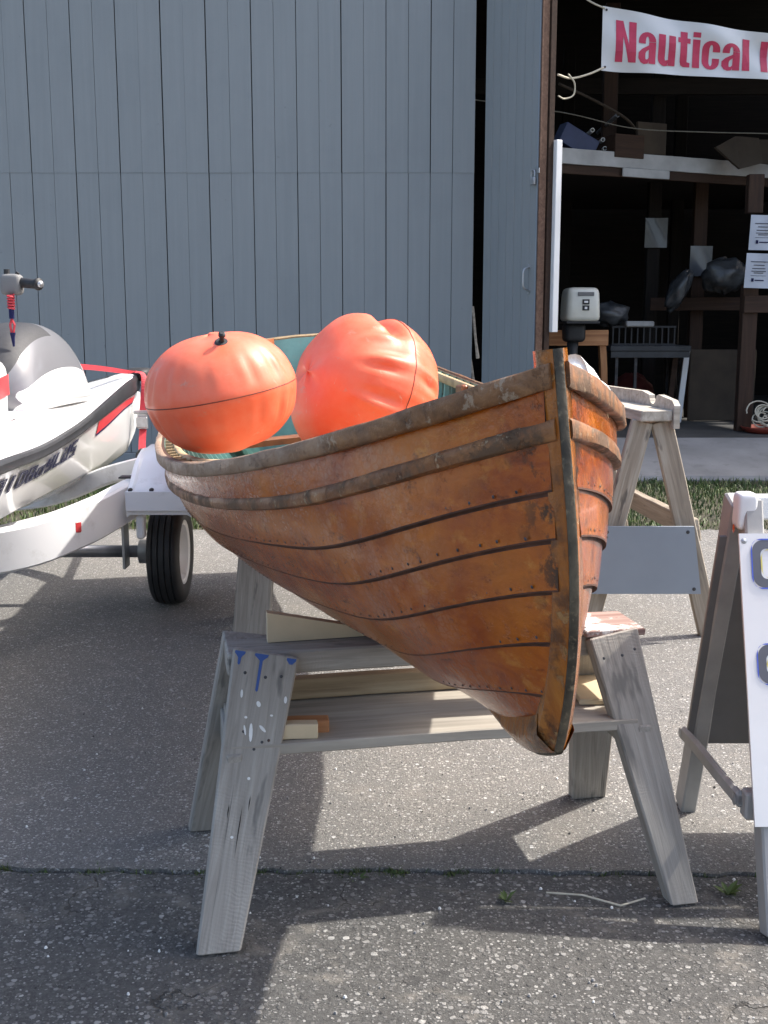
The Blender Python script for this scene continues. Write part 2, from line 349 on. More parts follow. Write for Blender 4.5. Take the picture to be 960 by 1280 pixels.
def asphalt(name, stone, light, dark, base_lo, base_hi, bumpd, worn):
    m, n, b = newmat(name); g = NG(n); v = g.coord('Object')
    wv = g.n('ShaderNodeVectorMath', operation='ADD'); nz = g.n('ShaderNodeTexNoise'); nz.inputs['Scale'].default_value = stone * 1.1; g.l(v, nz.inputs['Vector'])
    sc = g.n('ShaderNodeVectorMath', operation='SCALE'); sc.inputs['Scale'].default_value = .6 / stone; g.l(nz.outputs['Color'], sc.inputs[0]); g.l(v, wv.inputs[0]); g.l(sc.outputs[0], wv.inputs[1])
    def stones(scale, lo, hi):
        vo = g.n('ShaderNodeTexVoronoi'); vo.inputs['Scale'].default_value = scale; g.l(wv.outputs[0], vo.inputs['Vector'])
        rnd = g.n('ShaderNodeSeparateColor'); g.l(vo.outputs['Color'], rnd.inputs[0])
        rad = g.math('ADD', g.math('MULTIPLY', rnd.outputs[1], hi - lo), lo)
        mask = g.ramp(g.math('SUBTRACT', rad, vo.outputs['Distance']), [(.0, 0.0), (.10, 1.0)])
        tone = g.ramp(rnd.outputs[0], [(0.0, dark), (.4, tuple(.55 * a_ + .45 * c_ for a_, c_ in zip(dark, light))), (.8, light), (1.0, tuple(min(.62, x * 1.5) for x in light))])
        return mask, tone
    rough_n = g.noise(v, stone * 1.6, 7, .8); clump = g.noise(v, stone * .22, 4, .7)
    binder = g.ramp(rough_n, [(.30, base_lo), (.52, tuple(.5 * (a_ + c_) for a_, c_ in zip(base_lo, base_hi))), (.68, base_hi)])
    k2, t2_ = stones(stone * 2.1, .05, .62); k1, t1_ = stones(stone, -.10, .56)
    c = g.mix(k2, binder, t2_); c = g.mix(k1, c, t1_)
    c = g.mix(g.ramp(clump, [(.34, .6), (.5, 0.0)]), c, tuple(x * .55 for x in base_hi))
    c = g.mix(g.ramp(g.noise(v, stone * .9, 3, .8), [(.30, .85), (.38, 0.0)]), c, tuple(x * .3 for x in base_lo))
    patch = g.noise(v, 1.7, 6, .65); c = g.mix(g.ramp(patch, [(.35, .25), (.65, 0.0)]), c, tuple(x * .55 for x in base_hi))
    c = g.mix(g.ramp(g.noise(v, 6.0, 5, .7), [(.52, 0.0), (.8, .35 if worn < .5 else .12)]), c, (.34, .31, .27))
    h = g.math('ADD', g.math('ADD', g.math('MULTIPLY', k1, .55), g.math('MULTIPLY', k2, .3)), g.math('ADD', g.math('MULTIPLY', rough_n, .9), g.math('MULTIPLY', g.noise(v, 14, 4), worn)))
    if worn > .5:
        vc = g.n('ShaderNodeTexVoronoi'); vc.feature = 'DISTANCE_TO_EDGE'; vc.inputs['Scale'].default_value = 2.1
        wv2 = g.n('ShaderNodeVectorMath', operation='ADD'); nz2 = g.n('ShaderNodeTexNoise'); nz2.inputs['Scale'].default_value = 5; nz2.inputs['Detail'].default_value = 6; g.l(v, nz2.inputs['Vector'])
        sc2 = g.n('ShaderNodeVectorMath', operation='SCALE'); sc2.inputs['Scale'].default_value = .45; g.l(nz2.outputs['Color'], sc2.inputs[0]); g.l(v, wv2.inputs[0]); g.l(sc2.outputs[0], wv2.inputs[1]); g.l(wv2.outputs[0], vc.inputs['Vector'])
        crack = g.ramp(vc.outputs['Distance'], [(.002, .75), (.007, 0.0)]); seam = g.math('MULTIPLY', g.ramp(vc.outputs['Distance'], [(.005, 1.0), (.06, 0.0)]), g.ramp(g.noise(v, 9, 5, .65), [(.42, 0.0), (.6, .9)]))
        gate = g.ramp(g.noise(v, 3.1, 3), [(.50, 0.0), (.58, 1.0)]); crack = g.math('MULTIPLY', crack, gate)
        sand = g.ramp(g.noise(v, 5.5, 6, .65), [(.56, 0.0), (.66, .75)])
        c = g.mix(g.math('MULTIPLY', seam, .7), c, (.26, .24, .21)); c = g.mix(crack, c, (.035, .032, .028))
        tar = g.ramp(g.noise(v, 4.3, 4, .6), [(.64, 0.0), (.68, .55)]); c = g.mix(tar, c, (.05, .049, .05))
        h = g.math('SUBTRACT', h, g.math('MULTIPLY', crack, 1.5))
    g.l(c, b.inputs['Base Color']); b.inputs['Roughness'].default_value = .85; b.inputs['Specular IOR Level'].default_value = .35
    g.l(g.bump(h, .9, bumpd), b.inputs['Normal']); return m
M_asph = asphalt('fine_grey_asphalt', 100, (.47, .45, .415), (.10, .097, .094), (.045, .044, .043), (.30, .29, .275), .006, .3)
M_asph2 = asphalt('coarse_old_asphalt', 74, (.36, .352, .335), (.085, .083, .08), (.028, .028, .027), (.19, .186, .178), .010, 1.0)
M_conc = paint('apron_concrete', (.25, .245, .24), .85, .12, 3, dirt=(.18, .175, .17), bump=.3)
M_jsoil = paint('mossy_joint_soil', (.075, .075, .04), .95, .35, 14, dirt=(.16, .15, .11), bump=.6)
M_soil = paint('soil', (.055, .05, .03), .95, .25, 6, bump=.5)
M_field = paint('rough_turf', (.05, .075, .022), .95, .3, 2, bump=.5)

def siding():
    m, n, b = newmat('blue_grey_board_paint'); g = NG(n); v = g.coord('Object', rand=True); w_ = g.coord('Object', scale=(30, 30, 1.2), rand=True)
    c = g.ramp(g.noise(w_, 1.0, 5), [(.3, (.235, .255, .263)), (.7, (.258, .278, .286))])
    oi = g.n('ShaderNodeObjectInfo'); c = g.mix(g.ramp(oi.outputs['Random'], [(0.0, 0.0), (1.0, .28)]), c, (.275, .292, .30))
    c = g.mix(g.ramp(g.noise(v, 2.2, 6, .65), [(.5, 0.0), (.75, .3)]), c, (.19, .21, .222))
    c = g.mix(g.ramp(g.noise(v, 18, 5, .7), [(.68, 0.0), (.75, .6)]), c, (.13, .14, .15))
    g.l(c, b.inputs['Base Color']); b.inputs['Roughness'].default_value = .6
    g.l(g.bump(g.noise(w_, 3.0, 4), .12, .004), b.inputs['Normal']); return m
M_side = siding()
M_grass = []
for i, cc in enumerate(((.045, .085, .018), (.075, .115, .028), (.085, .105, .032))):
    m, n, b = newmat('grass_blade'); g = NG(n)
    c = g.ramp(g.noise(g.coord('Object'), 5, 4), [(.3, tuple(x * .65 for x in cc)), (.7, tuple(x * 1.3 for x in cc))])
    g.l(c, b.inputs['Base Color']); b.inputs['Roughness'].default_value = .6
    b.inputs['Subsurface Weight'].default_value = .0; M_grass.append(m)

# ================================================================== THE SETTING
def sheet(name, x0, x1, y0, y1, z, mat, nx=1, ny=1):
    xs = np.linspace(x0, x1, nx + 1); ys = np.linspace(y0, y1, ny + 1)
    V = [(x, y, z) for y in ys for x in xs]
    return struct(mk(name, V, gridfaces(ny + 1, nx + 1), mat))
sheet('ground', -400, 400, -400, 400, -.06, M_field)
# kerbless pavement: fine newer mat behind the joint, coarse old mat in front
def slab(name, x0, x1, edge0, edge1, z, mat, th=.05):
    """edge0/edge1: functions giving y at x"""
    xs = np.unique(np.concatenate([np.linspace(x0, -2.2, 12), np.linspace(-2.2, 2.6, 160), np.linspace(2.6, x1, 12)]))
    V = []
    for x in xs:
        a, b_ = edge0(x), edge1(x)
        V += [(x, a, z - th), (x, a, z), (x, b_, z), (x, b_, z - th)]
    Fc = []
    for i in range(len(xs) - 1):
        for k in range(3): Fc.append((i * 4 + k, i * 4 + 4 + k, i * 4 + 5 + k, i * 4 + 1 + k)[::-1])
    return struct(mk(name, V, Fc, mat))
def jag(x, s): return .004 * math.sin(x * 5.3 + s) + .003 * math.sin(x * 23.1 + 2 * s) + .003 * math.sin(x * 57 + 3 * s) + .003 * math.sin(x * 131 + s)
slab('pavement', -30, 30, lambda x: 2.222 - .012 * x + jag(x, 1.0) - .006, lambda x: 6.13 + 3 * jag(x, 2.0), 0.0, M_asph)
slab('old_pavement', -30, 30, lambda x: -25.0, lambda x: 2.203 - .012 * x + jag(x, 1.15), -.004, M_asph2)
sheet('joint_soil', -30, 30, 2.10, 2.32, -.012, M_jsoil)
sheet('grass_bed', -30, 30, 6.0, 9.2, -.008, M_soil)
# concrete apron ramping up to the barn door
V = [(.55, 8.08, 0.0), (5.2, 8.08, 0.0), (5.2, 8.10, .03), (.55, 8.10, .03), (.55, 9.0, .215), (5.2, 9.0, .215), (.55, 9.0, -.05), (5.2, 9.0, -.05), (.55, 8.08, -.05), (5.2, 8.08, -.05)]
struct(mk('apron', V, [(0, 1, 2, 3), (3, 2, 5, 4), (8, 9, 1, 0), (0, 3, 4, 6, 8), (1, 9, 7, 5, 2)], M_conc))

def blades(n, xr, yr, zf, hr, wr, lean, mats, name, yf=None, keep=None):
    x = rng.uniform(*xr, n); y = rng.uniform(*yr, n) if yf is None else yf(x, n)
    if keep is not None:
        k = keep(x, y); x, y = x[k], y[k]; n = len(x)
    h = rng.uniform(*hr, n); wd = rng.uniform(*wr, n); a = rng.uniform(0, 2 * np.pi, n); l = rng.uniform(0, lean, n) * h; b_ = rng.uniform(0, 2 * np.pi, n)
    z = np.full(n, zf)
    cx, sx = np.cos(a) * wd / 2, np.sin(a) * wd / 2; lx, ly = np.cos(b_) * l, np.sin(b_) * l
    V = np.empty((n, 5, 3)); 
    V[:, 0] = np.stack([x - cx, y - sx, z], 1); V[:, 1] = np.stack([x + cx, y + sx, z], 1)
    V[:, 2] = np.stack([x + cx * .8 + lx * .35, y + sx * .8 + ly * .35, z + h * .6], 1); V[:, 3] = np.stack([x - cx * .8 + lx * .35, y - sx * .8 + ly * .35, z + h * .6], 1)
    V[:, 4] = np.stack([x + lx, y + ly, z + h * np.sqrt(np.maximum(.1, 1 - np.minimum(.9, (l / h) ** 2)))], 1)
    me = bpy.data.meshes.new(name); me.vertices.add(n * 5); me.vertices.foreach_set('co', V.ravel())
    li = np.empty((n, 7), int); o = np.arange(n)[:, None] * 5; li[:, :4] = o + np.array([0, 1, 2, 3]); li[:, 4:] = o + np.array([3, 2, 4])
    me.loops.add(n * 7); me.loops.foreach_set('vertex_index', li.ravel().astype(np.int32))
    me.polygons.add(n * 2); st = np.empty((n, 2), np.int32); st[:, 0] = np.arange(n) * 7; st[:, 1] = st[:, 0] + 4
    me.polygons.foreach_set('loop_start', st.ravel())
    for m in mats: me.materials.append(m)
    mi = np.repeat(rng.integers(0, len(mats), n), 2).astype(np.int32); me.polygons.foreach_set('material_index', mi)
    me.update(); me.validate()
    return stuff(link(bpy.data.objects.new(name, me)))
def gkeep(x, y): return ((y < 8.06) | (x < .5)) & (rng.random(len(x)) < np.clip(.55 + .5 * np.sin(x * 3.1 + 1) * np.sin(y * 2.7), .35, 1))
go = blades(60000, (-3.6, 4.6), (6.10, 8.92), -.008, (.02, .06), (.004, .009), 1.0, M_grass, 'grass', keep=gkeep)
tag(go, 'short green grass strip between the pavement and the grey shed', 'grass')
def weedy(x, n): return 2.209 - .012 * x + np.array([jag(q, 1.15) for q in x]) + rng.normal(0, .010, n)
def wkeep(x, y): return rng.random(len(x)) < np.clip(np.where(x < .2, .75, .16) * (.35 + .9 * np.sin(x * 7 + .6) ** 2) * np.where((x > -.26) & (x < .15), 1.3, .5) * np.clip(1.6 * np.sin(x * 17) * np.sin(x * 41 + 1) + .35, .04, 1), 0.0, 1)
wo = blades(9000, (-1.2, 1.1), (0, 1), -.012, (.007, .022), (.002, .004), 1.3, M_grass, 'joint_weeds', yf=weedy, keep=wkeep)
tag(wo, 'low weeds growing along the joint in the pavement', 'weeds')
# loose grit on the old pavement
def grit():
    mb = MB()
    for i in range(420):
        x, y = random.uniform(-.9, 1.0), random.uniform(1.55, 3.4); r = random.choice([.0018, .0024, .003, .0042])
        q = [Vector((random.uniform(.6, 1) * math.cos(k * 1.257), random.uniform(.6, 1) * math.sin(k * 1.257), 0)) * r for k in range(5)]
        c0 = Vector((x, y, -.003 if y < 2.2 else .001))
        mb.add([c0 + p for p in q] + [c0 + p * .6 + Vector((0, 0, r * .9)) for p in q], [tuple((k, (k + 1) % 5, 5 + (k + 1) % 5, 5 + k)) for k in range(5)] + [(5, 6, 7, 8, 9)], random.choice([0, 0, 1, 2]))
    o = stuff(mb.build('grit', [M_conc, M_asph2, M_dust])); tag(o, 'loose grit scattered on the pavement under the boat', 'grit')
grit()
# straw and a small green weed on the old pavement
def straw():
    tag(mk('straw', *tubegeo([(.33, 2.115, .002), (.40, 2.098, .006), (.47, 2.06, .004), (.525, 2.088, .004)], .0022, 5), M_rope), 'dry bent straw on the old pavement right of the boat keel', 'straw')
straw()
def weed(x, y, z, n, s, lab):
    mb = MB()
    for k in range(n):
        a = 2 * math.pi * k / n + random.uniform(-.3, .3); L = s * random.uniform(.7, 1.2); d = Vector((math.cos(a), math.sin(a), 0)); sd = Vector((-d.y, d.x, 0)) * L * .22
        b0 = Vector((x, y, z)); up = Vector((0, 0, L * random.uniform(.35, .9)))
        mb.add([b0, b0 + d * L * .5 + up * .7 + sd, b0 + d * L + up, b0 + d * L * .5 + up * .7 - sd, b0 + d * L * .55 + up * .6], [(0, 1, 4), (1, 2, 4), (2, 3, 4), (3, 0, 4)], 0)
    tag(mb.build('weed', M_grass[1:2]), lab, 'weed')
weed(.245, 2.09, -.004, 9, .022, 'small leafy green weed on the old pavement below the keel')
weed(.70, 2.115, -.004, 12, .03, 'low leafy weed by the front foot of the sign')
weed(-.055, 2.185, -.01, 8, .02, 'little green weed in the pavement joint below the shelf')

# ================================================================== BARN
barn = thing('barn', (0, 9.0, 0), 'blue grey board barn with an open doorway and dark interior', 'barn')
FY = 9.0
def bpart(name, c, d, mat, ch=0.0, R=None, parent=None):
    mb = MB().box((0, 0, 0), d, m=0, ch=ch)
    M = Matrix.Translation(c) @ (R.to_4x4() if R else Matrix())
    return mb.build(name, mat, parent or barn, M)
# siding boards: two tiers, each board its own piece; shared meshes
P = .1712
def sid_mesh(h, nm):
    wdt = P - .0042; c = .0015
    V, Fc = [], []
    prof = [(-wdt / 2, 0), (-wdt / 2, -.016), (-wdt / 2 + c, -.018), (wdt / 2 - c, -.018), (wdt / 2, -.016), (wdt / 2, 0)]
    for z in (0, h): V += [(x, y, z) for x, y in prof]
    Fc = gridfaces(2, 6, flip=False) + [(0, 1, 2, 3, 4, 5), (11, 10, 9, 8, 7, 6)]
    me = bpy.data.meshes.new(nm); me.from_pydata(V, [], Fc); me.materials.append(M_side); me.update(); return me
m_lo, m_up = sid_mesh(2.1712, 'board'), sid_mesh(1.92, 'board')
random.seed(3)
for i in range(30):
    x = .70 - P / 2 - i * P
    for k, (me, z) in enumerate(((m_lo, .10), (m_up, 2.272))):
        o = bpy.data.objects.new('board', me)
        link(o, barn, Matrix.Translation((x + (.0016 if i % 2 else -.0004) + random.uniform(-.0014, .0014), FY - .003 * k + random.uniform(-.0012, .0006), z + random.uniform(-.0004, .0004))))
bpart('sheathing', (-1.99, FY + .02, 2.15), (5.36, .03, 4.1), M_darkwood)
bpart('skirt_board', (-1.99, FY - .012, .045), (5.36, .05, .10), M_side, .004)
bpart('wall_edge_post', (.655, FY + .09, 2.1), (.088, .10, 4.2), M_side)
bpart('header', (2.95, FY + .02, 3.93), (4.55, .06, .54), M_side)
bpart('wall', (5.75, FY + .02, 2.1), (1.1, .06, 4.2), M_side)
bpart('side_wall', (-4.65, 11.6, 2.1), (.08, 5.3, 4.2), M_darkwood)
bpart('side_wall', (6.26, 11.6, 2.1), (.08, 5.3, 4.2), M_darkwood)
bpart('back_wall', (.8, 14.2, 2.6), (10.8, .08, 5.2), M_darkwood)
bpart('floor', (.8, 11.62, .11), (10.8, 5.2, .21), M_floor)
V = [(-4.9, 8.86, 4.18), (6.5, 8.86, 4.18), (6.5, 14.4, 5.6), (-4.9, 14.4, 5.6), (-4.9, 8.86, 4.24), (6.5, 8.86, 4.24), (6.5, 14.4, 5.66), (-4.9, 14.4, 5.66)]
mk('roof', V, [(3, 2, 1, 0), (4, 5, 6, 7), (0, 1, 5, 4), (1, 2, 6, 5), (2, 3, 7, 6), (3, 0, 4, 7)], M_dksteel, barn)
# interior posts and rails
for (x, y, z0, z1, m_) in ((3.06, 9.55, .215, 1.44, M_postwood), (3.06, 9.56, 2.02, 2.33, M_postwood), (2.62, 11.2, .215, 3.6, M_darkwood), (1.98, 12.6, .215, 4, M_darkwood), (3.25, 12.8, .215, 4, M_darkwood), (2.02, 10.5, 2.7, 3.9, M_postwood), (1.72, 12.6, .215, 4, M_darkwood), (3.0, 10.95, .215, 2.46, M_postwood)):
    board('post', (x, y, z0), (x, y, z1), .125, .09, (0, -1, 0), m_, barn, ch=.004)
board('rail', (2.55, 10.9, 1.30), (4.4, 10.4, 1.30), .12, .05, (0, -1, 0), M_postwood, barn)
board('rail', (3.0, 9.50, 1.28), (4.4, 9.50, 1.28), .14, .045, (0, -1, 0), M_postwood, barn)
board('purlin', (.7, 11.0, 3.3), (6.1, 11.0, 3.3), .14, .06, (0, -1, 0), M_darkwood, barn)
# loft: white fascia receding to the right, dark deck behind
lf0, lf1 = Vector((1.30, 9.52, 2.485)), Vector((4.3, 10.95, 2.485))
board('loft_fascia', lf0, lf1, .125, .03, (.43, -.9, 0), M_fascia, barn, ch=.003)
board('loft_ledger', lf0 + Vector((0, .02, -.10)), lf1 + Vector((0, .02, -.10)), .075, .03, (.43, -.9, 0), M_postwood, barn)
board('fascia_patch', Vector((2.02, 9.835, 2.385)), Vector((2.47, 10.05, 2.385)), .072, .012, (.43, -.9, 0), M_fascia, barn)
dk = lambda p, q: Vector((p, q, 2.50))
mk('loft_deck', [dk(1.3, 9.56), dk(4.3, 10.99), dk(4.3, 13.9), dk(1.3, 13.9)] + [dk(1.3, 9.56) - Vector((0, 0, .04)), dk(4.3, 10.99) - Vector((0, 0, .04)), dk(4.3, 13.9) - Vector((0, 0, .04)), dk(1.3, 13.9) - Vector((0, 0, .04))], [(0, 1, 2, 3), (7, 6, 5, 4), (0, 4, 5, 1), (1, 5, 6, 2), (2, 6, 7, 3), (3, 7, 4, 0)], M_darkwood, barn)

# barn door, swung open: a part of the barn with its own boards
DH, DF = Vector((.80, 8.93, 0)), Vector((1.135, 8.30, 0)); dd = (DF - DH); DL = dd.length; dd.normalize(); dn = Vector((dd.y, -dd.x, 0))
if dn.y > 0: dn = -dn
dang = math.atan2(dd.y, dd.x)
Rz = Matrix.Rotation(dang, 3, 'Z')
door = bpart('door', DH + dd * DL / 2 + Vector((0, 0, 2.0)) - dn * .0, (DL, .03, 3.7), M_side, R=Rz)
nb = 7
for i in range(nb):
    c = DH + dd * (DL * (i + .5) / nb) + dn * (.024 + random.uniform(-.0015, .0015)) + Vector((0, 0, 2.0))
    bpart('board', c, (DL / nb - .003, .018, 3.7), M_side, .003, Rz, door)
bpart('edge_trim', DF + dd * .012 + dn * .012 + Vector((0, 0, 2.0)), (.012, .06, 3.7), M_edge, .002, Rz, door)
bpart('edge_trim', DF + dd * .012 - dn * .05 + Vector((0, 0, 2.0)), (.03, .045, 3.7), M_postwood, .002, Rz, door)
bpart('edge_strip', DF + dd * -.012 + dn * .037 + Vector((0, 0, 2.0)), (.018, .008, 3.7), M_panelgrey, .002, Rz, door)
hb = DF - dd * .09 + dn * .034
mb = MB().tube(smoothcurve([hb + Vector((0, 0, 1.36)), hb + dn * .05 + Vector((0, 0, 1.385)), hb + dn * .055 + Vector((0, 0, 1.45)), hb + dn * .05 + Vector((0, 0, 1.51)), hb + Vector((0, 0, 1.535))], 14), .007, 8)
mb.box(hb + Vector((0, 0, 1.355)), (.03, .008, .03), Rz); mb.box(hb + Vector((0, 0, 1.54)), (.03, .008, .03), Rz)
mb.build('handle', M_steel, door, smooth=40)
pb = DF - dd * .035 + dn * .06
mb = MB().tube([pb + Vector((-.0, 0, 2.16)) + dd * a + Vector((0, 0, b_)) for a, b_ in ((-.02, 0), (-.02, .03), (-.012, .045), (.012, .045), (.02, .03), (.02, 0))], .005, 6)
mb.box(pb + Vector((0, 0, 2.13)), (.05, .02, .055), Rz, ch=.006); mb.box(pb + Vector((0, 0, 2.20)) - dn * .015 + dd * .01, (.09, .006, .035), Rz)
mb.build('padlock', M_steel, door, smooth=40)
# white board seen edge-on, fixed to the door's far face
wb = bpart('white_board', DF + dd * .035 - dn * .095 + Vector((.0, 0, 1.737)), (.06, .05, 1.35), M_white, .003, Rz)
WM_ = wb
# things leaning inside the gap beside the door
for i, (x, z, tlt, lab) in enumerate(((.735, 1.05, .10, 'upper pale slatted strip leaning in the gap beside the barn door'), (.72, .72, .16, 'lower pale slatted strip leaning in the gap beside the barn door'))):
    mb = MB()
    for k in range(5): mb.box((0, k * .02, 0), (.02, .012, .42), Matrix.Rotation(-tlt - .02 * k, 3, 'Y'), ch=.002)
    tag(mb.build('slatted_strip', M_standtop, None, Matrix.Translation((x, 9.16, z))), lab, 'slats')

# ---- banner
banner = thing('banner', (1.64, 8.9, 3.0), 'white vinyl banner with red lettering hung across the barn doorway', 'banner')
BX0, BX1 = 1.641, 3.95
def bpos(u, v, off=0.0):
    x = BX0 + (BX1 - BX0) * u
    zt = 3.469 - .1375 * (x - 1.646) - .03 * math.sin(math.pi * min(1, u / .9)) ; zb = 3.008 - .0545 * (x - 1.637)
    y = 8.90 + .012 * math.sin(u * 23 + v * 3) + .010 * math.sin(u * 9 - v * 6) + .010 * math.sin(v * 7 + u * 31)
    return Vector((x, y - off, zb + (zt - zb) * v))
nu, nv = 70, 14
V = [bpos(i / nu, j / nv) for j in range(nv + 1) for i in range(nu + 1)] + [bpos(i / nu, j / nv, -.003) for j in range(nv + 1) for i in range(nu + 1)]
nn = (nu + 1) * (nv + 1)
mk('cloth', V, gridfaces(nv + 1, nu + 1) + gridfaces(nv + 1, nu + 1, flip=True, base=nn), M_vinyl, banner, smooth=True)
# heavy condensed letters drawn as strokes on a unit grid (x advance, y 0..1 cap height, x-height .78)
def letters_mesh(polys):
    """polys: list of polygons (list of (x,y)); each is triangulated on a fine grid so it follows the cloth"""
    V, Fc = [], []
    import bmesh
    bm = bmesh.new()
    for pl in polys:
        vs = [bm.verts.new((x, y, 0)) for x, y in pl]
        try: bm.faces.new(vs)
        except ValueError: pass
    bmesh.ops.triangulate(bm, faces=bm.faces[:])
    for _ in range(2): bmesh.ops.subdivide_edges(bm, edges=[e for e in bm.edges if e.calc_length() > .12], cuts=1)
    bmesh.ops.triangulate(bm, faces=bm.faces[:])
    bm.verts.index_update()
    V = [(v.co.x, v.co.y) for v in bm.verts]; Fc = [tuple(v.index for v in f.verts) for f in bm.faces]; bm.free(); return V, Fc
def arc(cx, cy, rx, ry, a0, a1, n=10): return [(cx + rx * math.cos(math.radians(a0 + (a1 - a0) * k / n)), cy + ry * math.sin(math.radians(a0 + (a1 - a0) * k / n))) for k in range(n + 1)]
def band(outer, inner):
    """quads between two polylines of equal length"""
    return [[outer[k], outer[k + 1], inner[k + 1], inner[k]] for k in range(len(outer) - 1)]
X_ = .80
def g_N(x): return [[(x, 0), (x + .15, 0), (x + .15, 1), (x, 1)], [(x + .15, 1), (x + .15, .62), (x + .27, 0), (x + .27, .42)], [(x + .27, 0), (x + .42, 0), (x + .42, 1), (x + .27, 1)]]
def g_a(x):
    w = .36; P_ = [[(x + w - .145, 0), (x + w, 0), (x + w, .55), (x + w - .145, .55)]]
    P_ += band(arc(x + w / 2, .56, w / 2, X_ - .56, 0, 180), arc(x + w / 2, .56, w / 2 - .145, X_ - .67, 0, 180))
    P_ += [[(x, .56), (x, .50), (x + .145, .50), (x + .145, .56)]]
    P_ += band([(x + w - .145, .47), (x + .07, .36), (x + .0, .26), (x, .12), (x + .05, .02), (x + .12, -.02), (x + .2, .0), (x + w - .145, .07)], [(x + w - .145, .36), (x + .16, .30), (x + .145, .25), (x + .145, .14), (x + .15, .11), (x + .17, .10), (x + .19, .11), (x + w - .145, .15)])
    return P_
def g_u(x):
    w = .36; return [[(x, .18), (x + .145, .18), (x + .145, X_), (x, X_)], [(x + w - .145, 0), (x + w, 0), (x + w, X_), (x + w - .145, X_)]] + band(arc(x + .145, .18, .145, .20, 180, 300), [(x + .145 + .001 * k, .18 - .006 * k) for k in range(11)]) + [[(x + .145, .13), (x + .19, .0), (x + w - .145, .07), (x + w - .145, .15)]]
def g_t(x): return [[(x + .05, .14), (x + .195, .14), (x + .195, .97), (x + .05, .97)], [(x, .66), (x + .05, .66), (x + .05, X_), (x, X_)], [(x + .195, .66), (x + .26, .66), (x + .26, X_), (x + .195, X_)], [(x + .05, .14), (x + .07, .04), (x + .12, 0), (x + .26, 0), (x + .26, .12), (x + .195, .14)]]
def g_i(x): return [[(x, 0), (x + .15, 0), (x + .15, X_), (x, X_)], [(x, .86), (x + .15, .86), (x + .15, 1), (x, 1)]]
def g_c(x):
    w = .36; o = [(x + w, .50)] + arc(x + w / 2, .56, w / 2, .24, 0, 180) + arc(x + w / 2, .22, w / 2, .24, 180, 360) + [(x + w, .32)]
    i = [(x + w - .145, .50)] + arc(x + w / 2, .56, w / 2 - .145, .13, 0, 180) + arc(x + w / 2, .22, w / 2 - .145, .13, 180, 360) + [(x + w - .145, .32)]
    return band(o, i)
def g_l(x): return [[(x, 0), (x + .15, 0), (x + .15, 1), (x, 1)]]
adv = 0; polys = []
for gl, wd in ((g_N, .42), (g_a, .36), (g_u, .36), (g_t, .26), (g_i, .15), (g_c, .36), (g_a, .36), (g_l, .15)):
    mine = gl(adv); V2, F2 = letters_mesh(mine); adv0 = adv; adv += wd + .05
    polys.append((V2, F2))
tot = adv - .05
def put_letter(V2, F2):
    V3 = []
    for x, y in V2:
        X = 1.742 + x / tot * (2.752 - 1.742); u = (X - BX0) / (BX1 - BX0); v = .155 + .665 * y
        V3.append(bpos(u, v, .0035))
    mk('letter', V3, F2, M_ink, banner)
for V2, F2 in polys: put_letter(V2, F2)
put_letter(*letters_mesh([[(adv + .19, 0), (adv + .34, 0), (adv + .34, 1), (adv + .19, 1)]]))
for u, v in ((.012, .06), (.012, .95)): mk('grommet', *tubegeo([bpos(u, v, .001), bpos(u, v, .006)], .009, 8), M_dksteel, banner)
def rope(name, pts, r, lab, mat=M_rope, n=24): return tag(mk(name, *tubegeo(smoothcurve(pts, n), r, 6), mat, smooth=True), lab, 'rope')
rope('tie_rope', [(1.655, 8.89, 3.025), (1.52, 8.75, 2.95), (1.36, 8.55, 2.88), (1.23, 8.33, 2.86)], .008, 'pale rope tying the lower banner corner to the barn door')
rope('tie_rope', [(1.655, 8.89, 3.445), (1.55, 8.92, 3.50), (1.40, 8.95, 3.60), (1.3, 9.0, 3.66)], .007, 'pale rope tying the upper banner corner to the door header')
rope('rope_loop', [(1.33, 8.5, 2.90), (1.38, 8.52, 2.84), (1.375, 8.52, 2.76), (1.30, 8.45, 2.72), (1.24, 8.35, 2.72)], .006, 'slack loop of pale rope hanging from the door edge')
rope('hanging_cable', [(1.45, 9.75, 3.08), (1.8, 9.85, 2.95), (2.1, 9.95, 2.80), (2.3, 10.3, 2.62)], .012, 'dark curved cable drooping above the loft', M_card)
rope('conduit', [(.55, 9.75, 2.98), (1.5, 9.8, 2.86), (2.08, 9.85, 2.745), (2.7, 9.9, 2.72), (3.6, 9.95, 2.71)], .005, 'thin pale conduit running across above the loft', M_dullrope)

# ---- loft clutter
def loftz(): return 2.50
def box_thing(name, c, d, rz, mat, lab, cat, tilt=0.0, ch=.004):
    return tag(MB().box((0, 0, 0), d, ch=ch).build(name, mat, None, Matrix.Translation(c) @ Matrix.Rotation(rz, 4, 'Z') @ Matrix.Rotation(tilt, 4, 'Y')), lab, cat)
box_thing('cardboard_panel', (2.30, 10.05, 2.66), (.30, .03, .32), .4, M_card, 'upright brown cardboard panel standing on the white loft edge', 'cardboard')
box_thing('wooden_box', (2.02, 10.0, 2.60), (.30, .3, .19), .42, M_postwood, 'low red brown box behind the cardboard panel on the loft', 'box')
box_thing('blue_case', (1.62, 9.85, 2.63), (.34, .14, .17), .3, paint('blue_case', (.03, .045, .12), .5), 'blue case tilted beside pipe ends on the loft', 'case', .45)
def quadpanel(name, pts, th, mat, lab, cat):
    n = Vector((.3, -.9, .1)) * th; V = [Vector(p) for p in pts] + [Vector(p) - n for p in pts]; k = len(pts)
    return tag(mk(name, V, [tuple(range(k)), tuple(range(2 * k - 1, k - 1, -1))] + [(i, i + k, (i + 1) % k + k, (i + 1) % k) for i in range(k)], mat), lab, cat)
